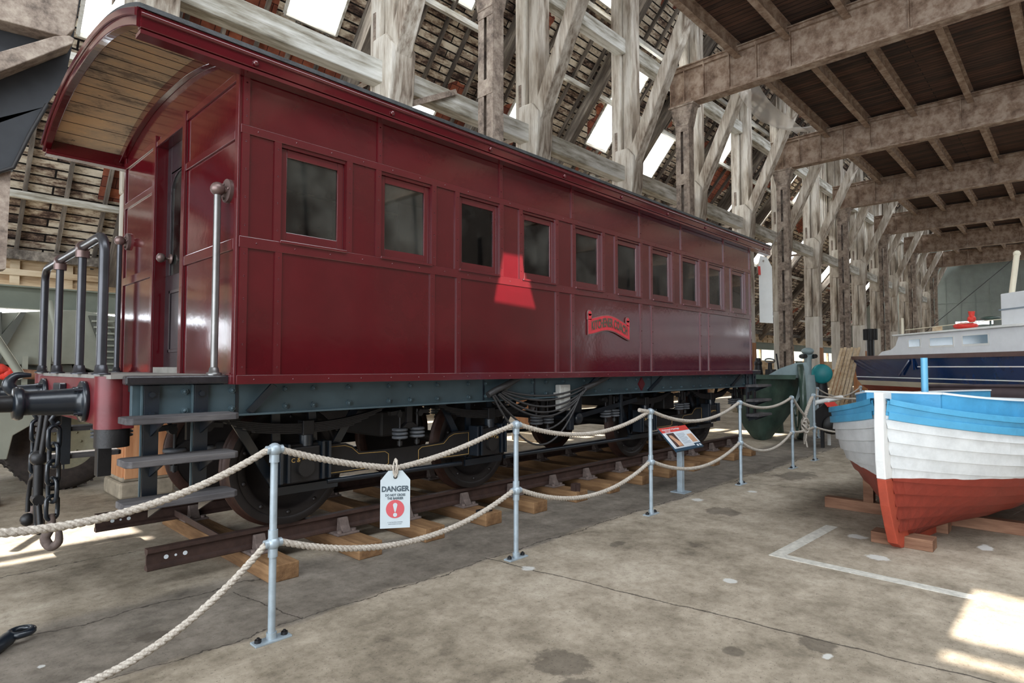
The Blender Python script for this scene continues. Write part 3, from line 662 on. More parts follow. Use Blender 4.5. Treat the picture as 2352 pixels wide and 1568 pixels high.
# interior
m = MB(); m.box(CX0+.05, CX1-.05, CYN+.05, CYF-.05, 1.5, 1.56); m.build('floor_boards', 'inside_dark', car)
m = MB(); n = 16
for i in range(n):
    ya, yb = CYN+.05+(CYF-CYN-.1)*i/n, CYN+.05+(CYF-CYN-.1)*(i+1)/n
    m.add([(CX0, ya, arc(ya, -.075)), (CX1, ya, arc(ya, -.075)), (CX1, yb, arc(yb, -.075)), (CX0, yb, arc(yb, -.075))], [(0, 1, 2, 3)], True)
m.build('inner_ceiling', 'inside', car)
for x, mt, y0, y1 in ((4.05, 'inside', CYN+.06, 5.0), (4.05, 'inside', 6.4, CYF-.06), (5.3, 'green_in', CYN+.3, 5.2), (6.2, 'inside_dark', CYN+.1, 5.1), (6.2, 'inside_dark', 6.2, CYF-.1), (8.1, 'inside', 6.0, CYF-.06), (9.4, 'inside_dark', 4.4, 5.3)):
    MB().box(x, x+.03, y0, y1, 1.56, 3.7 if mt == 'inside' else 3.1).build('partition', mt, car)
m = MB(); m.box(3.3, 3.7, 4.6, 4.63, 2.6, 3.15); m.build('hanging_curtain', 'inside_dark', car)
# end wall mouldings (near end)
def em(y0, y1, z0, z1): m = MB(); m.box(CX0-.014, CX0, y0, y1, z0, z1); m.build('moulding', 'maroon_trim', car, .004)
for z0, z1 in ((1.5, 1.57), (2.45, 2.53), (3.24, 3.3)): em(CYN+.06, DY0-.08, z0, z1); em(DY1+.08, CYF-.06, z0, z1)
em(CYN+.06, DY0-.08, 3.66, 3.72); em(DY1+.08, CYF-.06, 3.66, 3.72)
for y in (CYN+.03, CYF-.03): em(y-.03, y+.03, 1.5, 3.78)
for y0, y1 in ((DY0-.08, DY0-.01), (DY1+.01, DY1+.08)):
    m = MB(); m.box(CX0-.022, CX0, y0, y1, 1.5, 3.75); m.build('door_jamb', 'maroon_trim', car, .005)
m = MB(); m.box(CX0-.014, CX0, DY0-.01, DY1+.01, DZ1, DZ1+.05); m.build('moulding', 'maroon_trim', car, .004)
m = MB(); m.box(CX0+.05, CX0+.34, DY1, DY1+.03, 1.56, DZ1+.02).box(CX0+.05, CX0+.34, DY0-.03, DY0, 1.56, DZ1+.02).box(CX0+.05, CX0+.34, DY0, DY1, DZ1, DZ1+.03); m.build('door_recess', 'maroon', car)
m = MB(); m.box(CX0, CX0+.34, DY0, DY1, 1.57, 1.62); m.build('door_sill', 'deckgrey', car)
m = MB(); X = CX0+.085; m.box(X, X+.04, DY0, DY1, 1.62, 2.45).box(X, X+.04, DY0, DY0+.1, 2.45, DZ1).box(X, X+.04, DY1-.1, DY1, 2.45, DZ1).box(X, X+.04, DY0+.1, DY1-.1, 3.38, DZ1)
ar = [(DY0+.1, 3.2)]+[((DY0+DY1)/2-.25*math.cos(PI*i/10), 3.2+.18*math.sin(PI*i/10)) for i in range(11)]+[(DY1-.1, 3.2), (DY1-.1, 3.4), (DY0+.1, 3.4)]
m.prism(ar, lambda a, b, d: (d, a, b), X, X+.04)
door = m.build('door', 'door', car, .004)
MB().box(X+.015, X+.02, DY0+.1, DY1-.1, 2.45, 3.38).build('door_pane', 'glass', door)
m = MB(); m.box(X-.012, X, DY0+.14, DY1-.14, 1.75, 1.78).box(X-.012, X, DY0+.14, DY1-.14, 2.28, 2.31).box(X-.012, X, DY0+.14, DY0+.17, 1.75, 2.31).box(X-.012, X, DY1-.17, DY1-.14, 1.75, 2.31); m.build('door_panel_bead', 'door', door, .003)
m = MB(); ky = DY1-.14; m.lathe((X, ky, 2.6), (-1, 0, 0), [(0, .045), (.012, .042), (.015, .012), (.05, .012), (.055, .03), (.075, .042), (.1, .04), (.115, .02), (.118, 0)], 20); m.build('door_knob', 'bronze', door)
# roof
def roof_shell(mb, x0, x1, o0, o1, y0, y1, n=40):
    ys = [y0+(y1-y0)*i/n for i in range(n+1)]; vs = []
    for y in ys: vs += [(x0, y, arc(y, o0)), (x0, y, arc(y, o1)), (x1, y, arc(y, o1)), (x1, y, arc(y, o0))]
    fs = [(i*4+k, i*4+(k+1) % 4, (i+1)*4+(k+1) % 4, (i+1)*4+k) for i in range(n) for k in range(4)]
    mb.add(vs, fs, False); mb.add(vs[:4], [(0, 1, 2, 3)], False); mb.add(vs[-4:], [(3, 2, 1, 0)], False); return mb
RX0, RX1, RY0, RY1 = 1.04, 11.26, 4.17, 7.29
roof_shell(MB(), RX0-.01, RX1+.01, .0, .03, RY0-.02, RY1+.02).build('roof_canvas', 'canvas', car)
roof_shell(MB(), RX0+.02, RX1-.02, -.03, 0, RY0+.03, RY1-.03).build('roof_boarding', 'ceilboard', car)
m = MB(); k = 0; y = RY0+.12
while y < RY1-.1:      # beads between the ceiling boards
    m.box(RX0+.06, CX0, y-.003, y+.003, arc(y, -.033), arc(y, -.03)); y += .165
m.build('board_joint', 'inside_dark', car)
for x0, x1 in ((RX0-.02, RX0+.04), (RX1-.04, RX1+.02)):
    roof_shell(MB(), x0, x1, -.125, 0, RY0, RY1).build('roof_end_fascia', 'maroon', car, .006)
    roof_shell(MB(), x0-.014 if x0 < 5 else x1, x0 if x0 < 5 else x1+.014, -.06, -.01, RY0-.01, RY1+.01).build('roof_end_bead', 'maroon_trim', car, .004)
roof_shell(MB(), CX0-.05, CX0, -.12, -.03, RY0+.06, RY1-.06).build('ceiling_cove', 'maroon', car, .004)
for ya, yb, s in ((RY0-.01, RY0+.05, 1), (RY1-.05, RY1+.01, -1)):
    m = MB(); m.box(RX0, RX1, ya, yb, 3.715, 3.835); m.build('roof_side_fascia', 'maroon', car, .006)
    m = MB(); y = ya if s == 1 else yb; m.tube([(RX0, y, 3.80), (RX1, y, 3.80)], .018, 8); m.box(RX0, RX1, min(y, y+s*.1), max(y, y+s*.1), 3.68, 3.705); m.build('gutter_bead', 'maroon_trim', car)
for i in range(9): m = MB(); m.ball((1.75+i*1.15, RY0-.02, 3.75), .022, 8, (1, .6, 1)); m.build('gutter_bolt', 'maroon_trim', car)
# near platform and its mirror at the far end
def plat(sg):
    mx = (lambda x: x) if sg > 0 else (lambda x: 12.3-x)
    def B(mb, x0, x1, *r): a, b = sorted((mx(x0), mx(x1))); return mb.box(a, b, *r)
    m = MB(); B(m, 1.0, CX0, 4.44, 7.02, 1.545, 1.57); m.build('platform_boards', 'deckgrey', car)
    for yy in ((4.36, 4.44), (7.02, 7.10)):
        m = MB(); B(m, 1.06, CX0, yy[0], yy[1], 1.505, 1.565); n_ = m.build('platform_edge', 'nosing', car, .012)
    m = MB(); B(m, .98, 1.1, 4.66, 6.8, 1.24, 1.545); m.build('buffer_beam', 'maroon_dull', car, .01)
    for y in (4.64, 6.82):
        m = MB(); m.cyl((mx(1.06), y, 1.22), (mx(1.06), y, 1.56), .105, n=24); m.box(*sorted((mx(1.06), mx(1.16))), y-.1, y+.1, 1.22, 1.545); m.build('beam_corner', 'maroon_dull', car, .004)
        m = MB(); m.cyl((mx(1.06), y, 1.1), (mx(1.06), y, 1.22), .1, n=20); m.build('lamp_socket', 'iron', car, .004)
    m = MB(); B(m, 1.0, 1.08, 4.72, 4.8, .9, 1.24); m.build('guard_iron', 'iron', car, .004)
    # handrail across the end
    X_ = mx(.995); m = MB(); y0, y1 = 4.67, 6.75
    pts = [(X_, y0, 1.57), (X_, y0, 2.38)]+[(X_, y0+.13-.13*math.cos(a*PI/12), 2.38+.12*math.sin(a*PI/12)) for a in range(1, 7)]
    pts += [(X_, y1-.13+.13*math.sin(a*PI/12), 2.38+.12*math.cos(a*PI/12)) for a in range(0, 7)]+[(X_, y1, 1.57)]
    m.tube(pts, .03, 14); h = m.build('handrail', 'pipe', car)
    for y in (y0, 5.3, 6.1, y1):
        m = MB(); m.lathe((X_, y, 1.57), (0, 0, 1), [(0, .055), (.012, .055), (.015, .04), (.06, .034), (.065, .03)], 18); m.build('rail_foot', 'pipe', h)
    for y in (5.3, 6.1):
        m = MB(); m.cyl((X_, y, 1.57), (X_, y, 2.46), .027, n=14); m.build('handrail_post', 'pipe', h)
        m = MB(); m.cyl((X_, y-.035, 2.5), (X_, y+.035, 2.5), .042, n=16); m.cyl((X_, y, 2.42), (X_, y, 2.47), .045, n=16); m.build('rail_collar', 'bronze', h)
    for y in (4.45, 7.0):
        m = MB(); Xg = mx(1.62); m.cyl((Xg, y, 1.6), (Xg, y, 2.87), .024, n=16); m.lathe((Xg, y, 1.565), (0, 0, 1), [(0, .05), (.015, .05), (.02, .035), (.05, .03), (.055, .024)], 16)
        g = m.build('grab_rail', 'steel' if y < 5 else 'pipe', car)
        m = MB(); m.ball((Xg, y, 2.89), .05, 18); m.cyl((Xg, y, 2.89), (mx(1.68), y, 2.89), .022, n=12); m.cyl((mx(1.675), y, 2.89), (mx(1.70), y, 2.89), .085, n=24)
        for a in range(3): m.ball((mx(1.67), y+.06*math.cos(a*2.1+1), 2.89+.06*math.sin(a*2.1+1)), .01, 6)
        m.build('rail_mount', 'bronze', g)
    # buffers
    for y in (5.0, 6.46):
        m = MB(); d = (-sg, 0, 0); o = (mx(.98), y, 1.385)
        m.lathe(o, d, [(0, .02), (0, .14), (.03, .14), (.035, .125), (.05, .1), (.08, .092), (.3, .078), (.335, .078), (.34, .1), (.355, .108), (.375, .108), (.39, .098), (.395, .055), (.395, .0)], 36)
        b = m.build('buffer', 'bblack', car)
        m = MB(); m.lathe(o, d, [(.395, .055), (.62, .05), (.63, .16), (.66, .17), (.68, .13), (.685, 0)], 32); m.build('buffer_head', 'iron', b)
        for a in range(4):
            q = PI/4+a*PI/2; m = MB(); p = (mx(.98)-sg*.03, y+.112*math.cos(q), 1.385+.112*math.sin(q))
            m.cyl(p, (p[0]-sg*.03, p[1], p[2]), .02, n=6, cap=True); m.cyl(p, (p[0]-sg*.05, p[1], p[2]), .01, n=8); m.build('buffer_bolt', 'bblack', b)
    # solebar straps and steps
    for y0, y1, ys in ((4.435, 4.45, 1), (7.01, 7.025, -1)):
        yo = y0 if ys == 1 else y1; out = -1 if ys == 1 else 1
        for xb in (1.225, 1.53):
            m = MB(); xx = sorted((mx(xb-.045), mx(xb+.045))); ya, yb = sorted((yo, yo+out*.02)); m.box(*xx, ya, yb, .70, 1.5)
            for z in (1.44, 1.31, .98, .72): m.cyl((mx(xb), yo+out*.02, z), (mx(xb), yo+out*.035, z), .02, n=6)
            br = m.build('step_bracket', 'bblack', car, .002)
            m = MB(); m.box(*sorted((mx(xb-.06), mx(xb-.05))), ya, yb, .70, 1.5); m.build('bracket_rib', 'slate', br)
        for z in (1.29, 1.03, .77):
            m = MB(); ya, yb = sorted((yo+out*.02, yo+out*.26))
            x0, x1 = sorted((mx(1.03), mx(1.70)))
            m.prism([(x0+.03, ya), (x1-.03, ya), (x1, ya+.03), (x1, yb-.03), (x1-.03, yb), (x0+.03, yb), (x0, yb-.03), (x0, ya+.03)], lambda a, b, d: (a, b, d), z-.022, z+.02)
            st = m.build('step_board', 'step', car, .005)
            for xb in (1.225, 1.53): m = MB(); m.prism([(ya, z-.022), (yb, z-.022), (yb if ys == 1 else ya, z-.12)], lambda a, b, d: (d, a, b), mx(xb)-.006, mx(xb)+.006); m.build('step_gusset', 'bblack', st)
plat(1); plat(-1)
# the red coupling gear at the near end
m = MB(); m.box(.93, .98, 5.62, 5.84, 1.28, 1.5); m.build('coupling_plate', 'bblack', car, .01)
m = MB(); hk = smooth([(.95, 5.73, 1.39), (.82, 5.73, 1.39), (.71, 5.73, 1.42), (.65, 5.73, 1.49), (.69, 5.73, 1.555), (.78, 5.73, 1.56)]); m.tube(hk, [.042 if i < 12 else .042-.028*(i-12)/(len(hk)-13) for i in range(len(hk))], 12); m.build('drawhook', 'bblack', car)
def link(mb, c, h, w_, r, rot, tilt=0):
    pts = []
    for i in range(20):
        a = 2*PI*i/20; xx = w_*math.cos(a); zz = (h-w_)*(1 if math.sin(a) > 0 else -1)*(abs(math.sin(a)) > 1e-6)+w_*math.sin(a)
        p = Matrix.Rotation(rot, 3, 'Z') @ Vector((xx, 0, zz)); pts.append(Vector(c)+p)
    mb.tube(pts, r, 8, True)
for y, n_ in ((5.42, 4), (6.12, 4)):
    z = 1.17; X_ = .88
    m = MB(); m.tube([(X_+.1, y, 1.3), (X_, y, 1.28), (X_-.02, y, 1.24), (X_, y, 1.2), (X_+.03, y, 1.22)], .018, 8); ch = m.build('side_chain', 'bblack', car)
    for i in range(n_+1):
        m = MB(); link(m, (X_, y, z-.06), .085, .042, .015, (i % 2)*PI/2+.5); m.build('chain_link', 'bblack', ch); z -= .125
    m = MB(); hp = smooth([(X_, y, z+.02), (X_, y, z-.07), (X_-.03, y+.02, z-.15), (X_, y, z-.21), (X_+.04, y-.03, z-.18), (X_+.04, y-.03, z-.1)]); m.tube(hp, [.02+.014*math.sin(PI*min(1, i/(len(hp)-1)*1.02)) for i in range(len(hp))], 10); m.build('chain_hook', 'rust', ch)
m = MB(); m.cyl((.9, 5.73, 1.38), (.86, 5.75, .96), .02, n=8); m.cyl((.88, 5.83, 1.38), (.84, 5.84, .96), .02, n=8); m.ball((.85, 5.78, .93), .06, 12); m.cyl((.85, 5.78, .93), (.85, 5.78, .62), .034, n=10)
m.cyl((.85, 5.72, .62), (.85, 5.84, .62), .04, n=10); m.cyl((.85, 5.74, .6), (.86, 5.7, .42), .02, n=8); m.cyl((.85, 5.84, .6), (.86, 5.86, .42), .02, n=8); m.tube([(.86, 5.7, .42), (.86, 5.74, .38), (.86, 5.82, .38), (.86, 5.86, .42)], .022, 8)
sc = m.build('screw_coupling', 'iron', car)
m = MB(); m.tube([(.85, 5.78, .78), (.84, 5.9, .79), (.83, 5.97, .74), (.82, 5.98, .6), (.82, 5.98, .5)], .016, 8); m.ball((.82, 5.98, .44), .05, 12); m.build('screw_handle', 'iron', sc)
# solebars
for y0, y1, yr in ((4.45, 4.5, 4.45), (6.96, 7.01, 7.01)):
    m = MB(); m.box(1.12, 11.18, y0, y1, 1.275, 1.5); m.box(1.12, 11.18, min(y0, y1-.1), max(y1, y0+.1), 1.27, 1.285); sb = m.build('solebar', 'slate', car, .003)
    s = -1 if yr < 5 else 1; k = 0; x = 1.2
    while x < 11.1 and s < 0:
        for z in (1.325, 1.455):
            m = MB(); m.cyl((x, yr, z), (x, yr+s*.018, z), .023, n=6); m.ball((x, yr+s*.018, z), .014, 6); m.build('solebar_bolt', 'slate', sb)
        x += .23+.17*((k*7) % 3)/2; k += 1
    for xa, w_ in ((1.86, .32), (4.36, .5), (5.82, .5), (7.4, .45), (10.1, .4)):
        m = MB(); m.beam((xa, yr+s*.02, 1.29), (xa+w_*.45, yr+s*.12, 1.49), .05, .02, (0, 1, 0)); m.cyl((xa+.02, yr, 1.31), (xa+.02, yr+s*.04, 1.31), .022, n=8); m.build('body_bracket', 'bblack', sb)
    for xa in (1.78, 4.24, 5.02, 7.5): m = MB(); m.box(xa-.01, xa+.01, *sorted((yr, yr+s*.006)), 1.275, 1.5); m.build('solebar_joint', 'bblack', sb)
m = MB(); c = (7.23, 4.446, 1.39); m.prism([(7.23, 1.30), (7.31, 1.39), (7.23, 1.48), (7.15, 1.39)], lambda a, b, d: (a, d, b), 4.43, 4.45); tag(m.build('diamond_mark', 'maroon_dull', car), 'faded red diamond on the solebar')
m = MB(); m.box(5.37, 5.56, 4.36, 4.44, 1.12, 1.42); gb = m.build('switch_box', 'greybox', car, .012)
m = MB(); m.box(5.34, 5.38, 4.38, 4.44, 1.3, 1.33).box(5.44, 5.5, 4.355, 4.36, 1.15, 1.39); m.build('box_lid', 'greybox', gb, .004)
# hanging cables
def sag(a, b, d, n=18, off=0):
    a = Vector(a); b = Vector(b); return [a.lerp(b, i/n)+Vector((0, off*math.sin(PI*i/n), -d*4*(i/n)*(1-i/n))) for i in range(n+1)]
cp = [((4.42, 4.36, 1.37), (5.9, 4.36, 1.40), .13), ((4.40, 4.35, 1.36), (5.9, 4.35, 1.39), .19), ((4.36, 4.34, 1.35), (5.86, 4.34, 1.38), .24), ((4.34, 4.33, 1.34), (5.82, 4.33, 1.36), .27), ((4.28, 4.33, 1.34), (5.75, 4.33, 1.33), .40), ((4.25, 4.32, 1.33), (5.7, 4.32, 1.31), .54), ((4.45, 4.37, 1.38), (5.88, 4.37, 1.41), .09)]
m = MB(); m.tube([(4.22, 4.36, 1.34), (4.3, 4.35, 1.38), (4.5, 4.34, 1.45), (4.65, 4.36, 1.5)], .035, 8); m.build('cable_bundle', 'cable', car); m = MB(); m.tube([(5.8, 4.36, 1.36), (5.95, 4.35, 1.4), (6.15, 4.34, 1.46), (6.3, 4.36, 1.5)], .035, 8)
cb = m.build('cable_bundle', 'cable', car)
for i, (a, b, d) in enumerate(cp):
    m = MB(); m.tube(sag(a, b, d, 18, -.02), .011, 7); m.build('cable_loop', 'cable', cb)
# wheels, axles
AX = [2.42, 4.55, 7.75, 9.88]
def wheelset(x):
    ax = MB(); ax.cyl((x, 4.62, .80), (x, 6.84, .80), .07, n=16); a = ax.build('axle', 'iron_dark', car)
    for y, s in ((4.92, 1), (6.54, -1)):
        m = MB(); m.lathe((x, y, .80), (0, s, 0), [(0, .0), (0, .1), (.03, .13), (.06, .2), (.06, .33), (.02, .36), (.0, .38), (.0, .435)], 48); m.lathe((x, y, .8), (0, s, 0), [(.13, 0), (.13, .44)], 48); m.lathe((x, y, .8), (0, s, 0), [(.0, .435), (-.006, .44), (-.008, .46), (-.004, .49), (.0, .5)], 56)
        for k in range(10):
            q = 2*PI*k/10+.3; m.ball((x+.40*math.cos(q), y, .8+.40*math.sin(q)), .02, 8)
        wh = m.build('wheel', 'wheel', car)
        m = MB(); m.lathe((x, y, .80), (0, s, 0), [(.0, .5), (.1, .503), (.112, .515), (.118, .53), (.13, .532), (.14, .525), (.142, .44)], 56); m.build('tyre', 'tyre', wh)
for x in AX: wheelset(x)
# bogie side gear
def axlebox(x, yf, s):
    def yy(d): return yf+s*d      # d measured inwards from the outer face
    m = MB(); y0, y1 = sorted((yy(0), yy(.16))); m.box(x-.12, x+.14, y0, y1, .68, .97); m.box(x-.16, x+.18, *sorted((yy(.04), yy(.16))), .94, .99)
    a = m.build('axle_box', 'iron', car, .012)
    for k, dx in enumerate((-.2, -.14, .16, .22)):
        m = MB(); m.box(x+dx-.012, x+dx+.012, *sorted((yy(-.02), yy(.12))), .69, 1.0); m.build('horn_guide', 'bblack', a, .003)
    m = MB(); m.box(x-.21, x-.12, *sorted((yy(.02), yy(.04))), .69, 1.0); m.box(x+.14, x+.23, *sorted((yy(.02), yy(.04))), .69, 1.0); m.build('horn_plate', 'bblack', a)
    m = MB(); m.cyl((x+.02, yy(-.01), .78), (x+.02, yy(.02), .78), .045, n=16); m.cyl((x+.02, yy(-.016), .78), (x+.02, yy(.02), .78), .02, n=12); m.build('box_boss', 'iron', a)
    m = MB(); m.cyl((x+.05, yy(.07), .97), (x+.05, yy(.07), 1.06), .055, n=16); m.build('spring_seat', 'bblack', a)
    if s == 1:
        text('box_lettering', 'C & BR Co', .05, 'gold', a, lambda p, q, d: (x+.0+p, yf-.001-d, .865+q), .002)
    # spring
    leaves = 6; pts = lambda k, L_: [(x+.05+L_*t_, yy(.08), 1.08+k*.014+.11*(t_*L_/.8)**2) for t_ in [i/8-1 for i in range(17)]]
    for k in range(leaves):
        L_ = .80*(1-.09*(leaves-1-k)); m = MB(); p = pts(k, L_)
        vs = [(a_, b_+dy, c_+dz) for a_, b_, c_ in p for dy, dz in ((-.035, -.006), (.035, -.006), (.035, .006), (-.035, .006))]
        m.add(vs, [(i*4+j, i*4+(j+1) % 4, (i+1)*4+(j+1) % 4, (i+1)*4+j) for i in range(len(p)-1) for j in range(4)]+[(0, 1, 2, 3), (len(vs)-4, len(vs)-1, len(vs)-2, len(vs)-3)], False)
        m.build('spring_leaf', 'iron', a)
    m = MB(); m.box(x, x+.1, *sorted((yy(.03), yy(.13))), 1.055, 1.18); m.build('spring_buckle', 'iron', a, .006)
    # strap ironwork behind: V guides
    for dx0, dx1 in ((-.55, -.16), (-.16, -.14), (.16, .2), (.62, .22)):
        m = MB(); m.beam((x+dx0, yy(.2), 1.3), (x+dx1, yy(.2), .62 if abs(dx0) < .3 else .66), .07, .02, (0, 1, 0)); m.build('guide_strap', 'bblack', car)
    m = MB(); m.beam((x-.2, yy(.2), .6), (x+.3, yy(.2), .61), .02, .06); m.build('keeper_bar', 'iron', car)
for x in AX:
    axlebox(x, 4.66, 1); axlebox(x, 6.80, -1)
def hanger(x, y):
    m = MB(); m.box(x-.2, x+.2, y-.06, y+.06, 1.255, 1.275); m.box(x-.03, x+.03, y-.02, y+.02, 1.04, 1.26); m.prism([(x-.03, 1.1), (x+.03, 1.1), (x+.1, 1.05), (x-.1, 1.05)], lambda a, b, d: (a, d, b), y-.03, y+.03)
    h = m.build('spring_hanger', 'iron', car, .003)
    for dx in (-.1, .1):
        m = MB(); m.cyl((x+dx, y, 1.22), (x+dx, y, .88), .013, n=8); m.cyl((x+dx*1.2, y-.03, 1.18), (x+dx*1.2, y+.03, 1.18), .03, n=12); m.cyl((x+dx, y, .89), (x+dx, y, .93), .028, n=6)
        m.beam((x+dx*1.1, y, 1.2), (x+dx*2.2, y, 1.19), .05, .035); m.build('hanger_link', 'iron', h)
        for z in (1.035, 1.0, .965):
            m = MB(); m.lathe((x+dx, y, z-.014), (0, 0, 1), [(0, .0), (0, .06), (.006, .075), (.022, .075), (.028, .06), (.028, 0)], 20); m.build('rubber_disc', 'rubber', h)
for y in (4.68, 6.78):
    for x in (3.48, 5.42, 6.82, 8.82, 1.55, 10.8): hanger(x, y)
# equalising side frames with gold lining
for xa, xb in ((AX[0], AX[1]), (AX[2], AX[3])):
    for y, s in ((4.76, 1), (6.70, -1)):
        a, b = xa+.2, xb-.2
        out = [(a, .69), (b, .69), (b, .95), (b-.24, .95), (b-.31, .92), (b-.37, .865), (b-.45, .855), (a+.45, .855), (a+.37, .865), (a+.31, .92), (a+.24, .95), (a, .95)]
        m = MB(); m.prism(out, lambda p, q, d: (p, d, q), *sorted((y, y+s*.03))); f_ = m.build('bogie_side_frame', 'iron', car)
        if s == 1:
            for (p0, p1) in ((a+.03, 1), (b-.03, -1)):
                L_ = [(p0, .93), (p0+p1*.2, .93), (p0+p1*.27, .905), (p0+p1*.34, .845), (p0+p1*.62, .835), (p0+p1*.66, .81), (p0+p1*.66, .72), (p0+p1*.62, .705), (p0, .705)]
                m = MB(); m.tube([(p, y-.001, q) for p, q in L_], .003, 5, True)
                m.build('gold_lining', 'gold', f_)
# brake rods and bogie cross members
for y in (4.80, 6.66):
    m = MB(); m.cyl((2.7, y, .63), (4.25, y, .61), .024, n=10); m.cyl((4.9, y, .61), (7.5, y, .6), .024, n=10); m.cyl((8.0, y, .61), (9.6, y, .6), .024, n=10)
    for x in (2.25, 4.3, 7.45, 9.6): m.box(x, x+.55, y-.012, y+.012, .575, .64)
    m.build('brake_rod', 'bblack', car)
for x in (3.48, 8.82):
    m = MB(); m.box(x-.16, x+.16, 4.9, 6.56, .95, 1.2); m.build('bogie_bolster', 'iron_dark', car, .02)
m = MB(); m.cyl((6.12, 4.7, .98), (6.12, 6.7, .98), .05, n=12); m.beam((6.08, 4.66, 1.0), (7.45, 4.66, 1.16), .02, .06); m.lathe((6.08, 4.62, .98), (0, 1, 0), [(0, 0), (0, .06), (.02, .075), (.06, .075), (.08, .05)], 20); m.box(6.02, 6.22, 4.7, 4.76, .95, 1.27); m.build('brake_shaft', 'bblack', car)
MB().box(5.85, 5.93, 4.6, 4.66, .85, 1.27).build('drop_bracket', 'bblack', car, .004); m = MB(); m.box(7.0, 7.05, 4.62, 4.66, .8, 1.3); m.build('drop_bracket', 'bblack', car, .004)
m = MB(); m.box(1.5, 10.8, 5.2, 5.3, 1.2, 1.5).box(1.5, 10.8, 6.16, 6.26, 1.2, 1.5); m.build('underframe_girder', 'iron_dark', car)
for x in (2.9, 4.9, 6.15, 7.4, 9.4): MB().box(x, x+.1, 4.5, 6.96, 1.3, 1.5).build('underframe_cross_member', 'iron_dark', car)
m = MB(); m.box(1.12, 11.18, 4.5, 6.96, 1.46, 1.5); m.build('underfloor', 'iron_dark', car)
# nameplate
def nf(p, q, d): return (6.2+p, 4.264-.012-d, 2.13+q)
def wv(a): u = a/.44; return .045*math.cos(u*2.6)-.02*u-.012
m = MB(); N = 40; up = []; dn = []
for i in range(N+1):
    a = -.44+.88*i/N; up.append((a, wv(a)+.088)); dn.append((a, wv(a)-.088))
for grow, nm, mt, y0, y1 in ((.012, 'nameplate', 'plate_rim', 4.25, 4.264), (0, 'nameplate_field', 'nameplate', 4.246, 4.25)):
    m = MB()
    for i in range(N):
        a, b, c_, d_ = up[i], up[i+1], dn[i+1], dn[i]; g = grow
        m.prism([(6.2+d_[0], 2.13+d_[1]-g), (6.2+c_[0], 2.13+c_[1]-g), (6.2+b[0], 2.13+b[1]+g), (6.2+a[0], 2.13+a[1]+g)], lambda p, q, d: (p, d, q), y0, y1)
    for a in (-.41, .41):
        m.box(6.2+a-.03-grow, 6.2+a+.03+grow, y0, y1, 2.13+wv(a)+.08, 2.13+wv(a)+.15); m.cyl((6.2+a, y0, 2.13+wv(a)+.155), (6.2+a, y1, 2.13+wv(a)+.155), .03+grow, n=16)
    if grow: npn = m.build(nm, mt, car)
    else: m.build(nm, mt, npn)
text('nameplate_lettering', 'KITCHENER COACH', .15, 'letters', npn, lambda p, q, d: (6.2+p, 4.244-d, 2.13+q), .004, warp=lambda a: wv(a), squash=.56, bold=.003)

# ================================================================== the track
def sleeper(x, label):
    r = thing('railway_sleeper', label, 'sleeper', (x, 5.73, 0), 'sleepers under the rails'); T = Matrix.Translation((x, 5.73, 0))
    m = MB(); m.M = T; m.box(-.115, .115, -1.27, 1.23, 0, .125); m.build('timber', 'sleeper', r, .006)
    for y in (-.75, .75):
        m = MB(); m.M = T; m.prism([(-.11, y-.17), (.11, y-.17), (.11, y+.17), (-.11, y+.17)], lambda a, b, d: (a, b, d), .125, .145)
        m.prism([(y-.14, .145), (y-.03, .145), (y-.04, .26), (y-.075, .265), (y-.1, .2)], lambda a, b, d: (d, a, b), -.045, .045)
        m.prism([(y+.14, .145), (y+.03, .145), (y+.04, .24), (y+.07, .245), (y+.1, .2)], lambda a, b, d: (d, a, b), -.045, .045)
        for yy, xx in ((-.13, .07), (-.13, -.07), (.13, .07), (.13, -.07)): m.cyl((xx, y+yy, .145), (xx, y+yy, .165), .024, n=8)
        m.build('rail_chair', 'rust', r, .006)
    return r
sl = ['first sleeper, nearest the end of the rails, behind the first barrier post', 'second sleeper, its end below the danger tag rope', 'third sleeper with its end just right of the danger tag', 'fourth sleeper, ending left of the second barrier post', 'fifth sleeper, ending just right of the second barrier post',
      'sixth sleeper with a cut steel offcut on its end', 'seventh sleeper, between second and third barrier posts', 'eighth sleeper, ending just left of the third barrier post', 'ninth sleeper, ending right of the third barrier post', 'tenth sleeper, behind the information sign post', 'eleventh sleeper, right of the information sign post', 'twelfth sleeper, second from the far end of the rails', 'last sleeper at the far end of the rails']
s0 = sleeper(2.17, sl[0])
for k in range(1, 13): dup(s0, (2.17+.742*k+[0, .02, -.02, .01][k % 4], 5.73, 0), 'timber sleeper, '+sl[k])
def rail(y, label):
    prof = [(-.035, .3), (.035, .3), (.036, .272), (.026, .262), (.01, .255), (.01, .185), (.035, .17), (.036, .15), (.032, .143), (-.032, .143), (-.036, .15), (-.035, .17), (-.01, .185), (-.01, .255), (-.026, .262), (-.036, .272)]
    m = MB(); m.prism([(y+a, b) for a, b in prof], lambda a, b, d: (d, a, b), 1.37, 11.6)
    o = m.build('steel_rail', 'rail', None); tag(o, label, 'rail', None)
    for x, r_ in ((1.50, .016), (1.565, .009), (1.63, .016)):
        m = MB(); m.cyl((x, y-.0125, .22), (x, y+.0125, .22), r_, n=14); tag(m.build('bolt_hole', 'signwhite', o), 'pale bolt hole')
rail(4.98, 'rusty rail on the side nearer the barrier, with bolt holes in its near end'); rail(6.48, 'rusty rail on the far side, behind the carriage wheels')
m = MB(); m.beam((2.0, 5.03, .19), (2.04, 6.43, .19), .07, .012).beam((1.97, 5.03, .215), (2.01, 6.43, .215), .012, .05); tag(m.build('gauge_bar', 'rail', None), 'rusty angle bar lying across between the two rails near their ends', 'tie bar')
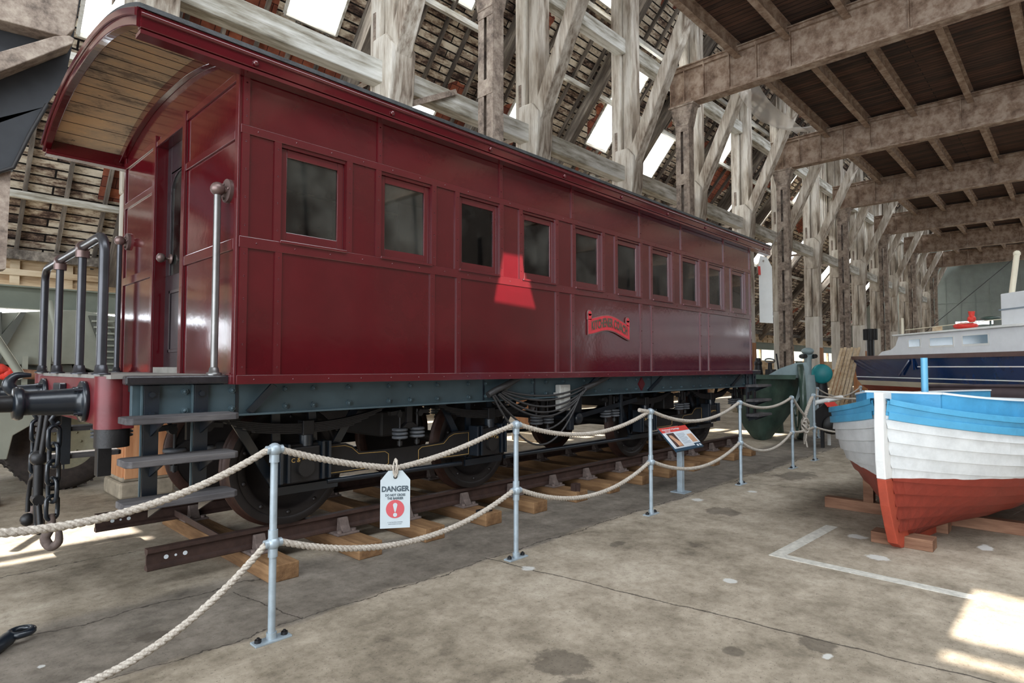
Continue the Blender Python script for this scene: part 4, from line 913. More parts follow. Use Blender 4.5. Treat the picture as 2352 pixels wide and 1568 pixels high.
m = MB(); m.box(5.82, 5.92, 4.5, 4.57, .125, .21).box(5.84, 5.86, 4.46, 4.5, .125, .2); tag(m.build('steel_offcut', 'rail', None), 'short rusty steel offcut standing on a sleeper end', 'steel offcut')
m = MB(); m.box(4.28, 4.44, 4.52, 4.6, .125, .15); tag(m.build('steel_scrap', 'iron', None), 'small dark steel scrap lying on a sleeper end beside the second barrier post', 'steel scrap')

# ================================================================== the rope barrier
PX = [(-.45, 3.55), (1.65, 3.55), (3.77, 3.55), (5.91, 3.52), (8.27, 3.51), (10.16, 3.46), (11.27, 3.47)]
def bpost(loc, label):
    r = thing('barrier_post', label, 'barrier post', loc, 'galvanised posts of the rope barrier'); T = Matrix.Translation(loc)
    m = MB(); m.M = T; m.cyl((0, 0, .01), (0, 0, 1.12), .0215, n=16); m.build('tube', 'galv', r)
    m = MB(); m.M = T; m.ball((0, 0, 1.125), .041, 16); m.cyl((0, 0, 1.05), (0, 0, 1.1), .029, n=16); m.cyl((-.05, 0, 1.125), (-.03, 0, 1.125), .026, n=14); m.cyl((.05, 0, 1.125), (.03, 0, 1.125), .026, n=14); m.build('top_ball', 'galv', r)
    m = MB(); m.M = T; m.ball((0, 0, .57), .041, 16); m.cyl((0, 0, .49), (0, 0, .65), .028, n=16); m.cyl((-.052, 0, .57), (.052, 0, .57), .026, n=14); m.build('middle_ball', 'galv', r)
    m = MB(); m.M = T; m.box(-.11, .11, -.04, .04, 0, .012); m.cyl((0, 0, .012), (0, 0, .05), .03, n=14); m.build('foot_plate', 'galv', r, .002)
    for s in (-1, 1): m = MB(); m.M = T; m.cyl((s*.08, 0, .012), (s*.08, 0, .03), .02, n=6); m.cyl((s*.08, 0, .012), (s*.08, 0, .04), .009, n=8); m.build('anchor_bolt', 'iron', r)
    return r
bl = ['galvanised barrier post beyond the left edge of the view', 'nearest galvanised barrier post, in front of the first carriage wheel', 'galvanised barrier post right of the danger tag', 'galvanised barrier post with a cut rope end, left of the information sign', 'galvanised barrier post right of the information sign', 'galvanised barrier post in front of the dark green hull', 'galvanised barrier post beside the tall wheel, nearest the blue boat']
bp0 = bpost((*PX[0], 0), bl[0])
for q, lb in zip(PX[1:], bl[1:]): dup(bp0, (*q, 0), lb)
far_bp = [(14.9, 4.5), (16.9, 4.1)]
dup(bp0, (14.9, 4.5, 0), 'galvanised barrier post behind the tall wheel, in front of the leaning slats'); dup(bp0, (16.9, 4.1, 0), 'galvanised barrier post farther back between the slats and the navy hull')
def rope(name_label, a, b, d, r=.0215, mid=None, grp=None, n=None):
    a = Vector(a); b = Vector(b); Ln = (b-a).length; N = n or max(40, int(Ln/.016)); pts = []
    for i in range(N+1):
        t_ = i/N; p = a.lerp(b, t_)
        if mid is None: p.z -= d*4*t_*(1-t_)
        else:
            tm, dm = mid; p.z -= d*4*t_*(1-t_)+dm*max(0, 1-abs(t_-tm)/.45)
        pts.append(p)
    m = MB(); tw = .105 if r > .015 else .05
    for s in range(3):
        q = []; L_ = 0
        for i, p in enumerate(pts):
            if i: L_ += (p-pts[i-1]).length
            dd = (pts[min(i+1, N)]-pts[max(i-1, 0)]).normalized(); u = dd.cross(Vector((0, 0, 1))).normalized(); w_ = dd.cross(u); an = 2*PI*(L_/tw+s/3)
            q.append(p+u*(r*.5*math.cos(an))+w_*(r*.5*math.sin(an)))
        m.tube(q, r*.56, 7)
    o = m.build('barrier_rope', 'rope', None); tag(o, name_label, 'rope', grp or 'ropes of the barrier'); return o
nm = ['between the left edge and the nearest post', 'between the first and second posts', 'between the second and third posts', 'between the third and fourth posts, above the information sign', 'between the fourth and fifth posts', 'between the fifth and sixth posts']
ud = [.26, .2, .155, .17, .11, .12]; ld = [.49, .2, .2, .19, .19, .14]
for i in range(6):
    a, b = PX[i], PX[i+1]
    if i < 5:
        o = rope('upper barrier rope '+nm[i], (a[0]+.045, a[1], 1.125), (b[0]-.045, b[1], 1.125), ud[i] if i != 1 else .12, mid=(.42, .1) if i == 1 else None)
        o = rope('lower barrier rope '+nm[i], (a[0]+.045, a[1], .57), (b[0]-.045, b[1], .57), ld[i])
    else:
        rope('upper barrier rope falling into the knot between the fifth and sixth posts', (a[0]+.045, a[1], 1.125), (10.78, 3.46, .8), .02)
        rope('knotted rope tail rising from the tangle to the sixth post', (10.78, 3.46, .8), (11.2, 3.47, 1.1), -.02, .03)
        rope('lower barrier rope swept up into the tangle between the fifth and sixth posts', (a[0]+.045, a[1], .57), (11.2, 3.47, .57), .02)
m = MB(); m.tube([(5.87, 3.52, 1.13), (5.8, 3.52, 1.14), (5.7, 3.53, 1.155)], .022, 10); tag(m.build('rope_end', 'rope', None), 'cut rope end sticking out of the third barrier post', 'rope end')
m = MB()
for k in range(7): m.tube([(10.78+.05*math.cos(k*1.7+t_*3)*(1+.3*t_), 3.46+.03*math.sin(k*2+t_*4), .82-.55*t_*(.4+.1*k)) for t_ in [i/10 for i in range(11)]], .014, 6)
for k in range(4): m.tube([(10.78+.1*math.cos(a), 3.46+.05*math.sin(a), .72+.05*math.sin(a*2+k)-.05*k) for a in [2*PI*i/12 for i in range(12)]], .016, 6, True)
tag(m.build('rope_tangle', 'rope', None), 'tangled knot of pale rope hanging between the fifth and sixth barrier posts', 'rope')
rope('thin rope from the sixth post to the rope post behind the tall wheel', (11.3, 3.47, 1.12), (14.85, 4.5, 1.12), .1, .018)
rope('upper rope between the two far rope posts by the slats', (14.95, 4.5, 1.12), (16.85, 4.1, 1.12), .2, .018)
rope('rope stretched from the sixth post towards the navy boat', (11.3, 3.47, 1.12), (13.4, 2.9, 1.02), .03, .018)
rope('lower rope from the sixth post passing behind the blue boat', (11.32, 3.47, .57), (12.9, 2.7, .55), .12, .018)

# danger tag
tr = thing('danger_tag', 'white luggage-tag shaped danger notice hanging from the upper barrier rope', 'warning sign', (2.50, 3.535, .5))
TA = YAW+math.atan(273/1382); tn = Vector((-math.cos(TA), -math.sin(TA), 0)); tu = Vector((math.sin(TA), -math.cos(TA), 0)); tc0 = Vector((2.50, 3.51, .505))
def tf(a, b, d): p = tc0+tu*a+Vector((0, 0, b))+tn*d; return tuple(p)
W2 = .102; Htag = .395
hole = [(0+.014*math.cos(q), .352+.014*math.sin(q)) for q in [2*PI*i/16 for i in range(16)]]
m = MB(); out = [(-W2, 0), (W2, 0), (W2, .33), (.048, Htag), (-.048, Htag), (-W2, .33)]; m.prism(out, tf, 0, .004); m.build('card', 'tag', tr)
def disc(a, b, r, d, n=40): return [(a+r*math.cos(2*PI*i/n), b+r*math.sin(2*PI*i/n)) for i in range(n)]
m = MB(); m.prism(disc(0, .352, .014, 0), tf, .004, .0055); m.build('eyelet_hole', 'iron', tr)
m = MB(); m.prism(disc(0, .131, .063, 0), tf, .004, .0052); m.build('warning_disc', 'tagred', tr)
bang = [(.0152*math.cos(a), .158+.0152*math.sin(a)) for a in [PI*i/12 for i in range(13)]]+[(-.005, .115), (-.0015, .109), (.0015, .109), (.005, .115)]
m = MB(); m.prism(bang, tf, .0052, .006); m.prism(disc(0, .091, .014, 0, 24), tf, .0052, .006); m.build('exclamation_mark', 'tag', tr)
text('tag_lettering', 'DANGER', .05, 'tagtext', tr, lambda a, b, d: tf(a, .268+b, .0045+d), .0006, squash=.93, bold=.0022)
text('tag_lettering', 'DO NOT CROSS', .0222, 'tagtext', tr, lambda a, b, d: tf(a, .2262+b, .0045+d), .0006, squash=.84, bold=.0009)
text('tag_lettering', 'THE BARRIER', .0222, 'tagtext', tr, lambda a, b, d: tf(a, .2035+b, .0045+d), .0006, squash=.84, bold=.0009)
text('tag_lettering', 'AT THE TRANSFER OF BARRIERS', .0078, 'tagtext', tr, lambda a, b, d: tf(a, .04+b, .0045+d), .0004, squash=.92)
text('tag_lettering', 'ZONE INCIDENTS AS PUBLIC', .0078, 'tagtext', tr, lambda a, b, d: tf(a, .028+b, .0045+d), .0004, squash=.92)
m = MB(); c = tc0+Vector((0, 0, .352)); m.tube([tf(.0, .352, .012), tf(.012, .38, .018), tf(.016, .425, .03), tf(.0, .462, .02), tf(-.008, .455, -.03), tf(-.016, .42, .0), tf(-.012, .38, .016), tf(.0, .352, .012)], .0065, 7); m.tube([tf(.004, .355, .012), tf(.0, .39, .02), tf(.008, .43, .035), tf(.01, .468, .02), tf(.0, .475, -.01)], .006, 7); m.ball(tf(0, .47, .012), .011, 8); m.build('string_loop', 'rope', tr)

# information sign
sg = thing('information_sign', 'tilted information board with red heading on a grey post behind the rope', 'information sign', (7.22, 3.86, 0))
m = MB(); m.box(7.185, 7.255, 3.825, 3.895, .01, .62).box(7.12, 7.32, 3.76, 3.96, 0, .012); m.build('sign_post', 'galv', sg, .003)
SU = Vector((1, .0, 0)); so = Vector((6.93, 3.75, .565)); sv = Vector((.15, .35, .245)); sn = SU.cross(sv).normalized()
def sf(a, b, d): p = so+SU*(a*.73)+sv*b+sn*d; return tuple(p)
m = MB(); m.prism([(0, 0), (1, 0), (1, 1), (0, 1)], sf, -.022, 0); bd = m.build('board', 'navy', sg, .002)
m = MB(); m.prism([(.0, .1), (.74, .1), (.74, .19), (1, .19), (1, .78), (0, .78)], sf, 0, .002); m.build('board_print', 'signwhite', bd)
m = MB(); m.prism([(.0, .78), (1, .78), (1, 1), (0, 1)], sf, 0, .002); m.build('board_heading', 'signred', bd)
m = MB(); m.prism([(.1, .15), (.36, .15), (.36, .74), (.1, .74)], sf, .002, .003); m.build('portrait_panel', 'photo1', bd)
m = MB(); m.prism([(.2, .16), (.35, .16), (.35, .34), (.3, .42), (.27, .5), (.26, .58), (.23, .64), (.16, .66), (.13, .6), (.15, .5), (.18, .4), (.2, .3)], sf, .003, .004); m.build('portrait_shape', 'photo2', bd)
for i in range(11): m = MB(); b = .66-i*.042; m.prism([(.42, b), (.7-(.06 if i % 4 == 3 else 0), b), (.7-(.06 if i % 4 == 3 else 0), b+.014), (.42, b+.014)], sf, .002, .003); m.build('text_line', 'signtext', bd)
m = MB(); m.prism([(.76, .24), (.95, .24), (.95, .6), (.76, .6)], sf, .002, .003); m.build('faded_picture', 'photo2', bd)
for a in (.8, .9): m = MB(); m.prism([(a, .05), (a+.06, .05), (a+.06, .13), (a, .13)], sf, 0, .002); m.build('logo_patch', 'signwhite', bd)
text('sign_lettering', "Kitchener's Carriage", .095, 'signwhite', bd, lambda a, b, d: sf(.37+a*.78, .9+b, .003), .0, bold=.003)
text('sign_lettering', '1896-1897', .07, 'signwhite', bd, lambda a, b, d: sf(.22+a*.7, .82+b, .003), .0, bold=.002)

# floor line and small things on the floor
m = MB()
def strip2(a, b, w_, h=.003):
    a = Vector((*a, 0)); b = Vector((*b, 0)); s = (b-a).normalized().cross(Vector((0, 0, 1)))*w_/2
    m.add([tuple(p)[:2]+(z,) for p in (a+s, b+s, b-s, a-s) for z in (.0, h)], [(0, 2, 4, 6), (1, 3, 5, 7), (0, 1, 3, 2), (2, 3, 5, 4), (4, 5, 7, 6), (6, 7, 1, 0)], False)
strip2((5.34, 1.98), (6.75, 1.93), .11); strip2((5.39, 2.03), (5.33, -.6), .11, .004)
tag(m.build('floor_marking', 'soft_white', None), 'worn white L-shaped line painted on the floor by the blue boat', 'floor marking')
m = MB(); m.tube([(.62+.055*math.cos(a), 4.6+.055*math.sin(a), .06) for a in [2*PI*i/16 for i in range(16)]], .02, 8, True); m.tube([(.56, 4.57, .05), (.5, 4.5, .04), (.3, 4.42, .035)], .04, 8); m.box(.1, .42, 4.36, 4.5, 0, .04); tag(m.build('ring_fitting', 'bblack', None), 'dark iron ring fitting lying on the floor at the lower left edge', 'iron fitting')
m = MB(); m.box(.3, 1.0, 9.15, 9.6, 0, .12); tag(m.build('dark_block', 'iron_dark', None), 'dark flat block on the floor at the left edge in front of the big tyre', 'block')

# ================================================================== boats
def hull(root, T, L_, B, zk, zg, strakes, mat, full=1.25, foot=.23, side_name='planked_hull', zs=None, lap=.024, tt=30):
    """clinker hull: root thing, T places the stem head at the origin heading to +x; zg(t) sheer, zk(t) keel"""
    def half(t_): return B*math.tanh(full*t_)*(1 if t_ < L_*.6 else 1-.35*((t_-L_*.6)/(L_*.4))**2)
    def pt(t_, f, s, o=0):
        k = min(1, t_/1.5); e1 = .75+.35*(1-k); g = (1-(1-f)**(1+1.5*k))**e1 if f > 0 else 0
        z = zk(t_)+(zg(t_)-zk(t_))*f; rake = foot*(1-f)**1.3*(1-min(1, t_/2.5))
        return (t_+rake, s*(half(t_)*g+.03+o), z)
    for s, nm in ((1, 'left'), (-1, 'right')):
        m = MB(); m.M = T
        for j in range(strakes):
            f0, f1 = j/strakes, (j+1)/strakes; N = tt; vs = []
            for i in range(N+1):
                t_ = L_*(i/N)**1.4; vs += [pt(t_, f0, s, lap if j else 0), pt(t_, f1, s, 0), pt(t_, f1, s, -.015), pt(t_, f0, s, lap-.02)]
            m.add(vs, [(i*4+k, i*4+(k+1) % 4, (i+1)*4+(k+1) % 4, (i+1)*4+k) for i in range(N) for k in range(4)], False)
        m.build(side_name, mat, root)
    return half, pt
def boat_paint(name, z1, z2, red, white, blue, ox=0):
    t = NT(name); sx = t.node('ShaderNodeSeparateXYZ'); t.co = t.node('ShaderNodeTexCoord'); t.link(t.co.outputs['Object'], sx.inputs[0])
    z = t.math('ADD', sx.outputs[2], t.math('MULTIPLY', t.math('SUBTRACT', t.noise(1.6, 3), .5), .08))
    n = t.noise(5, 5, .7); va = t.ramp(n, [(.3, (.82, .82, .82)), (.7, (1.08, 1.08, 1.08))])
    c = t.mix(t.math('GREATER_THAN', z, z1), red, white); c = t.mix(t.math('GREATER_THAN', sx.outputs[2], z2), c, blue)
    t.base(t.mix(1, c, va, 'MULTIPLY')); t.bump(t.noise(30, 5, .7), .35, .006); return t.set(.45)
M['boatpaint'] = boat_paint('red_white_blue_boat_paint', .64, 9, rgb(128, 46, 33), rgb(206, 208, 208), rgb(80, 150, 190))
bt = thing('rowing_boat', 'clinker boat painted sky blue, white and red, its bow towards the camera on timber blocks', 'boat', (6.12, 1.33, 0))
BT = Matrix.Translation((6.10, 1.33, 0)) @ Matrix.Rotation(math.radians(-9), 4, 'Z')
zg = lambda t_: 1.07+.03*math.exp(-t_*1.2)-.0*t_
zk = lambda t_: .04+.02*t_
zs0 = lambda t_: 1.0+.2*math.exp(-t_*1.4); zs1 = lambda t_: 1.13+.2*math.exp(-t_*1.9)
half, pt = hull(bt, BT, 4.7, .95, zk, lambda t_: zs0(t_), 10, 'boatpaint', 1.3)
# blue sheer strake with two rubbing bands
N = 34
def band(za, zb, o0, o1, name, mat):
    for s in (1, -1):
        m = MB(); m.M = BT; vs = []
        for i in range(N+1):
            t_ = 4.7*(i/N)**1.4; h = half(t_)+.03; k = .035
            vs += [(t_-k*0, s*(h+o0), za(t_)), (t_, s*(h+o1), zb(t_)), (t_, s*(h-.03), zb(t_)), (t_, s*(h-.03), za(t_))]
        m.add(vs, [(i*4+k, i*4+(k+1) % 4, (i+1)*4+(k+1) % 4, (i+1)*4+k) for i in range(N) for k in range(4)], False); m.build(name, mat, bt, .004)
band(lambda t_: zs0(t_), lambda t_: zs1(t_), .012, .03, 'sheer_strake', 'sky_blue')
band(lambda t_: zs0(t_)-.035, lambda t_: zs0(t_)+.03, .035, .04, 'rubbing_band', 'sky_blue')
band(lambda t_: zs1(t_)-.035, lambda t_: zs1(t_)+.015, .05, .05, 'gunwale', 'sky_blue')
# deck edge and coaming
for s in (1, -1):
    m = MB(); m.M = BT; vs = []
    for i in range(N+1):
        t_ = 4.7*(i/N)**1.4; h = half(t_)+.03; hi = max(.02, h-.2); vs += [(t_+.02, s*h, zs1(t_)), (t_+.02+.12*math.exp(-t_*2), s*hi, zs1(t_)+.01)]
    m.add(vs, [(i*2, i*2+1, i*2+3, i*2+2) for i in range(N)], False); m.build('side_deck', 'sky_blue', bt)
    m = MB(); m.M = BT; m2 = MB(); m2.M = BT; vs = []; v2 = []
    for i in range(6, N+1):
        t_ = 4.7*(i/N)**1.4; h = half(t_); hi = max(.05, h-.16); zt = zs1(t_)+.155
        vs += [(t_+.1, s*hi, zs1(t_)-.25), (t_+.1, s*hi, zt), (t_+.1, s*(hi-.03), zt), (t_+.1, s*(hi-.03), zs1(t_)-.25)]
        v2 += [(t_+.1, s*(hi+.012), zt), (t_+.1, s*(hi+.012), zt+.018), (t_+.1, s*(hi-.042), zt+.018), (t_+.1, s*(hi-.042), zt)]
    for q, mm in ((vs, m), (v2, m2)):
        k_ = len(q)//4-1; mm.add(q, [(i*4+k, i*4+(k+1) % 4, (i+1)*4+(k+1) % 4, (i+1)*4+k) for i in range(k_) for k in range(4)]+[(0, 1, 2, 3), (k_*4, k_*4+3, k_*4+2, k_*4+1)], False)
    m.build('coaming', 'sky_blue', bt); m2.build('coaming_cap', 'white', bt)
t0 = 4.7*(6/N)**1.4; hi = max(.05, half(t0)-.16)
m = MB(); m.M = BT; m.box(t0+.07, t0+.1, -hi, hi, zs1(t0)-.1, zs1(t0)+.155); m.build('coaming_front', 'sky_blue', bt)
m = MB(); m.M = BT; m.box(t0+.06, t0+.11, -hi-.01, hi+.01, zs1(t0)+.155, zs1(t0)+.173); m.build('coaming_cap', 'white', bt)
m = MB(); m.M = BT; vs = []
for i in range(12):
    t_ = .05+.055*i; vs += [(t_+.03, -half(t_), zs1(t_)+.005), (t_+.03, half(t_), zs1(t_)+.005)]
m.add(vs, [(i*2, i*2+1, i*2+3, i*2+2) for i in range(11)], False); m.build('fore_deck', 'sky_blue', bt)
# stem post
st = [(-.035, 1.40), (-.03, 1.30), (-.045, 1.1), (-.04, .8), (-.02, .64)]; sr = [(-.02, .64), (.04, .4), (.12, .2), (.19, .05), (.28, .0)]
def stem(pts, mat, w0, w1, dep):
    m = MB(); m.M = BT; vs = []
    for i, (a, b) in enumerate(pts): ww = w0+(w1-w0)*i/(len(pts)-1); vs += [(a, -ww, b), (a, ww, b), (a+dep, ww*1.35, b), (a+dep, -ww*1.35, b)]
    k_ = len(pts)-1; m.add(vs, [(i*4+k, i*4+(k+1) % 4, (i+1)*4+(k+1) % 4, (i+1)*4+k) for i in range(k_) for k in range(4)]+[(0, 1, 2, 3), (k_*4, k_*4+3, k_*4+2, k_*4+1)], False)
    m.build('stem_post', mat, bt, .008)
stem(st, 'boatwhite', .038, .038, .15); stem(sr, 'antifoul', .038, .044, .24)
m = MB(); m.M = BT; m.beam((.3, 0, .03), (4.6, 0, .09), .08, .1); m.build('keel', 'antifoul', bt, .005)
m = MB(); m.M = BT; m.box(4.6, 4.66, -.7, .7, .25, 1.2); m.build('transom', 'boatpaint', bt)
m = MB(); m.M = BT; m.box(1.2, 4.4, -.45, .45, .55, .58); m.build('inner_floor', 'sky_blue', bt)
m = MB(); m.cyl((6.92, 1.13, 1.1), (6.92, 1.13, 1.71), .029, n=20); m.cyl((6.92, 1.13, 1.3), (6.92, 1.13, 1.33), .037, n=20); m.build('mooring_post', 'bluepost', bt)
m = MB(); m.M = Matrix.Translation((.04, .06, -.085)); m.cyl((6.62, 1.2, 1.3), (6.62, 1.2, 1.38), .015, n=10); m.ball((6.62, 1.2, 1.4), .025, 10); m.cyl((6.58, 1.0, 1.33), (6.66, 1.0, 1.33), .03, n=14)
m.tube([(6.7+.045*math.cos(a), .86, 1.325+.045*math.sin(a)) for a in [2*PI*i/16 for i in range(16)]], .014, 8, True); m.tube([(6.62+.05*math.cos(a), .98, 1.31+.05*math.sin(a)) for a in [PI*i/8 for i in range(9)]], .014, 8); m.box(6.6, 6.78, .8, .9, 1.28, 1.3); m.build('deck_fitting', 'bluepost', bt)
m = MB(); m.tube([(7.0+.0, 1.62, 1.3), (7.0, 1.62, 1.36), (7.02, 1.68, 1.37), (7.02, 1.7, 1.31)], .014, 8); m.build('cleat', 'bluepost', bt)
def block(name, label, *bx, mat='block'): m = MB(); m.box(*bx); tag(m.build(name, mat, None, .005), label, 'timber block', 'timber blocks under the blue boat')
block('timber_block', 'short timber block under the stem of the blue boat', 6.40, 6.60, 1.02, 1.5, 0, .10); block('timber_block', 'second timber block under the keel, behind the front one', 7.2, 7.4, 1.02, 1.5, 0, .12)
def cradle(name, label, s):
    r = thing(name, label, 'boat cradle', (7.75, 1.1+s*1.0, 0)); y0, y1 = sorted((1.1, 1.1+s*1.25)) if s < 0 else (1.5, 2.25)
    m = MB(); m.box(7.62, 7.74, y0, y1, 0, .12); m.build('sill', 'block', r, .004)
    if s < 0:
        m = MB(); m.beam((7.64, 1.0, .17), (7.64, .15, .55), .1, .09); m.build('bilge_pad', 'block', r, .004)
        m = MB(); m.box(7.6, 7.68, .28, .38, .12, .42); m.build('prop', 'block', r, .004)
    else: m = MB(); m.box(7.62, 7.72, 1.75, 1.85, .12, .40); m.build('prop', 'block', r, .004)
cradle('boat_cradle', 'timber cradle with a slanting pad under the right side of the blue boat', -1); cradle('boat_cradle', 'small timber prop under the left side of the blue boat', 1)
# dark brown boat behind
bb = thing('brown_boat', 'low dark brown boat lying behind the sky blue boat', 'boat', (11.9, 1.8, 0))
m = MB(); N = 14
for s in (0, 1):
    vs = []
    for i in range(N+1):
        t_ = i/N; y = 2.0-4.4*t_; bul = .0+.75*math.sin(min(1, t_*1.6)*PI/2); x = 12.1+(bul if s else -bul); z = 1.3+.04*math.sin(t_*PI); xb = 12.1+(.35 if s else -.35)*min(1, t_*1.6)
        vs += [(x, y, z), (x+(.02 if s else -.02), y, z-.12), (xb, y, .4), (x+(-.04 if s else .04), y, z)]
    m.add(vs, [(i*4+k, i*4+k+1, (i+1)*4+k+1, (i+1)*4+k) for i in range(N) for k in range(2)]+[(i*4+3, i*4, (i+1)*4, (i+1)*4+3) for i in range(N)], True)
m.box(11.9, 12.3, -2.4, 1.9, 0, .42); m.build('hull_planking', 'brownboat', bb)
m = MB(); m.tube([(12.1-.75*math.sin(min(1, t_*1.6)*PI/2), 2.0-4.4*t_, 1.31+.04*math.sin(t_*PI)) for t_ in [i/14 for i in range(15)]], .025, 8); m.build('gunwale', 'brownboat', bb)
# navy cabin boat: laid out along its own axis, bow/transom at the far left end
fx = Vector((math.cos(YAW), math.sin(YAW), 0)); rx = Vector((math.sin(YAW), -math.cos(YAW), 0))
def cb_(l, d, z): return tuple(fx*d+rx*l+Vector((0, 0, z)))
cbt = thing('cabin_boat', 'navy blue motor boat with white cabin and three windows, standing behind the blue boat', 'boat', cb_(11.5, 14, 0))
def bx(m, l0, l1, d0, d1, z0, z1): m.add([cb_(l, d, z) for l in (l0, l1) for d in (d0, d1) for z in (z0, z1)], [(0, 1, 3, 2), (4, 6, 7, 5), (0, 4, 5, 1), (2, 3, 7, 6), (0, 2, 6, 4), (1, 5, 7, 3)], False); return m
def hb(name, z0, z1, o0, o1, mat, dd=0):
    m = MB(); vs = []; n = 14
    for i in range(n+1):
        t_ = i/n; d = 18-8.5*t_; flare = .18*(1-t_)*0+.0
        vs += [cb_(10.2+o0+.25*(1-t_)**3*0, d, z0), cb_(10.2+o1, d, z1), cb_(12.9-o1, d, z1), cb_(12.9-o0, d, z0)]
    m.add(vs, [(i*4+k, i*4+(k+1) % 4, (i+1)*4+(k+1) % 4, (i+1)*4+k) for i in range(n) for k in range(4)]+[(0, 1, 2, 3), (n*4, n*4+3, n*4+2, n*4+1)], False); return m.build(name, mat, cbt)
hb('hull_side', 1.24, 1.84, .12, 0, 'navyhull'); hb('boot_top', 1.10, 1.24, .24, .12, 'cream'); hb('hull_bottom', .62, 1.10, .9, .24, 'antifoul'); hb('wale', 1.84, 1.94, -.05, -.06, 'browngun')
for z, d0, d1 in ((1.34, 18, 9.5), (1.63, 15.2, 9.5)):
    m = MB(); bx(m, 10.2+.12*(1.84-z)/.6-.012, 10.25+.12*(1.84-z)/.6, d1, d0, z-.012, z+.012); m.build('white_line', 'white', cbt)
m = MB(); bx(m, 11.4, 11.7, 9.6, 17.6, 0, .64); m.build('keel_block', 'block', cbt)
m = MB(); sec = [(17.2, 1.94), (17.0, 2.06), (16.6, 2.1), (16.4, 2.2), (16.25, 2.46), (9.5, 2.46), (9.5, 1.94)]
m.prism(sec, lambda a, b, d: cb_(d, a, b), 10.45, 12.6); m.build('cabin_side', 'cabin', cbt, .01)
m = MB(); m.prism([(16.35, 2.46), (16.4, 2.5), (9.5, 2.52), (9.5, 2.46)], lambda a, b, d: cb_(d, a, b), 10.35, 12.7); m.build('cabin_roof', 'white', cbt, .01)
for d0, d1 in ((15.85, 15.35), (15.05, 14.2), (13.95, 13.15)):
    m = MB(); bx(m, 10.438, 10.452, d1, d0, 2.12 if d0 > 15.5 else 2.1, 2.36); wf = m.build('cabin_window', 'white', cbt)
    m = MB(); bx(m, 10.432, 10.44, d1+.04, d0-.04, 2.15, 2.34); m.build('window_glass', 'bglass', wf)
m = MB(); bx(m, 10.55, 12.5, 9.5, 12.95, 2.5, 3.2); m.build('wheelhouse', 'cabin', cbt, .02)
m = MB(); bx(m, 10.53, 10.55, 9.5, 12.98, 2.84, 2.87); m.build('wheelhouse_joint', 'signtext', cbt)
m = MB(); m.tube([cb_(10.72, 12.85, 3.2), cb_(10.86, 12.85, 4.05)], .055, 10); m.ball(cb_(10.86, 12.85, 4.06), .07, 10); m.build('mast', 'cream', cbt)
m = MB(); m.tube([cb_(10.85, 12.85, 4.0), cb_(10.75, 15.7, 2.5)], .008, 5); m.build('mast_stay', 'cable', cbt)
m = MB(); m.tube([cb_(10.6, 16.3, 2.52), cb_(10.6, 16.3, 2.95)], .03, 8); m.tube([cb_(10.6, 16.2, 2.62), cb_(10.6, 13, 2.66)], .01, 6); m.build('hand_rail', 'cream', cbt)
m = MB(); m.beam(cb_(10.19, 15.3, 1.84), cb_(10.2, 15.3, 1.55), .05, .05); m.beam(cb_(10.18, 15.4, 1.8), cb_(10.22, 15.9, 1.4), .04, .04); m.build('hull_fitting', 'navyhull', cbt)
m = MB(); m.ball(cb_(10.8, 14.3, 2.6), .18, 12, (1.4, 1.4, .5)); m.ball(cb_(10.8, 14.1, 2.75), .09, 10); m.cyl(cb_(10.8, 14.1, 2.78), cb_(10.8, 14.1, 2.93), .05, .07, 10); tag(m.build('deck_ornament', 'redwrap', None), 'red and orange lamp-like object on the white cabin roof', 'ornament')
m = MB(); m.ball(cb_(10.8, 13.55, 2.72), .1, 12, (2, 2, .5)); m.cyl(cb_(10.8, 13.55, 2.52), cb_(10.8, 13.55, 2.72), .02, n=8); tag(m.build('green_lamp', 'green', None), 'dark green lamp shade on the cabin roof beside the red object', 'lamp')
m = MB(); bx(m, 10.6, 10.75, 15.0, 15.15, 2.51, 2.64); tag(m.build('small_box', 'palewood', None), 'small tan box on the front of the cabin roof', 'box')

# ================================================================== things beyond the carriage, right
def px(u, v, d):      # point at a given depth along the view's ground direction
    p = fx*d+rx*((u-1176)/1382*d); return (p.x, p.y, 1.62+(843-v)/1382*d)
gh = thing('green_hull', 'dark green steel bow with a flare coloured pale for its reflected light standing on the floor beyond the carriage', 'hull', px(1745, 1005, 13.3)[:2]+(0,))
rows = [((1690, 865), (1762, 866), (1838, 866)), ((1688, 905), (1755, 905), (1835, 905)), ((1692, 945), (1752, 945), (1815, 945)), ((1705, 978), (1750, 978), (1790, 978)), ((1722, 1000), (1748, 1003), (1770, 1002)), ((1730, 1011), (1748, 1014), (1766, 1011))]
def loft(m, rows, d0, bulge, n=8):
    vs = []
    for (l, c, r_) in rows:
        for i in range(n+1):
            t_ = i/n; u = l[0]+(r_[0]-l[0])*t_; v = l[1]+(r_[1]-l[1])*t_; q = px(u, v, d0-bulge*math.sin(PI*t_)*(1-.6*(v-860)/150)); vs.append((q[0], q[1], max(.0, q[2])))
    m.add(vs, [(j*(n+1)+i, j*(n+1)+i+1, (j+1)*(n+1)+i+1, (j+1)*(n+1)+i) for j in range(len(rows)-1) for i in range(n)], True)
m = MB(); loft(m, rows, 13.7, .7); loft(m, rows, 13.9, .2); m.build('bow_plating', 'green', gh)
m = MB(); m.prism([(1758, 864), (1790, 846), (1825, 834), (1852, 832), (1858, 845), (1852, 875), (1838, 905), (1815, 945), (1830, 900), (1838, 868)], lambda a, b, d: px(a, b, d), 13.35, 13.5); m.build('lit_flare_plate', 'greenlight', gh)  # reflected light on the bow flare, put in as a paler plate colour
m = MB(); m.prism([(1726, 860), (1828, 861), (1826, 871), (1726, 870)], lambda a, b, d: px(a, b, d), 12.9, 13.2); m.build('cross_plank', 'green', gh)
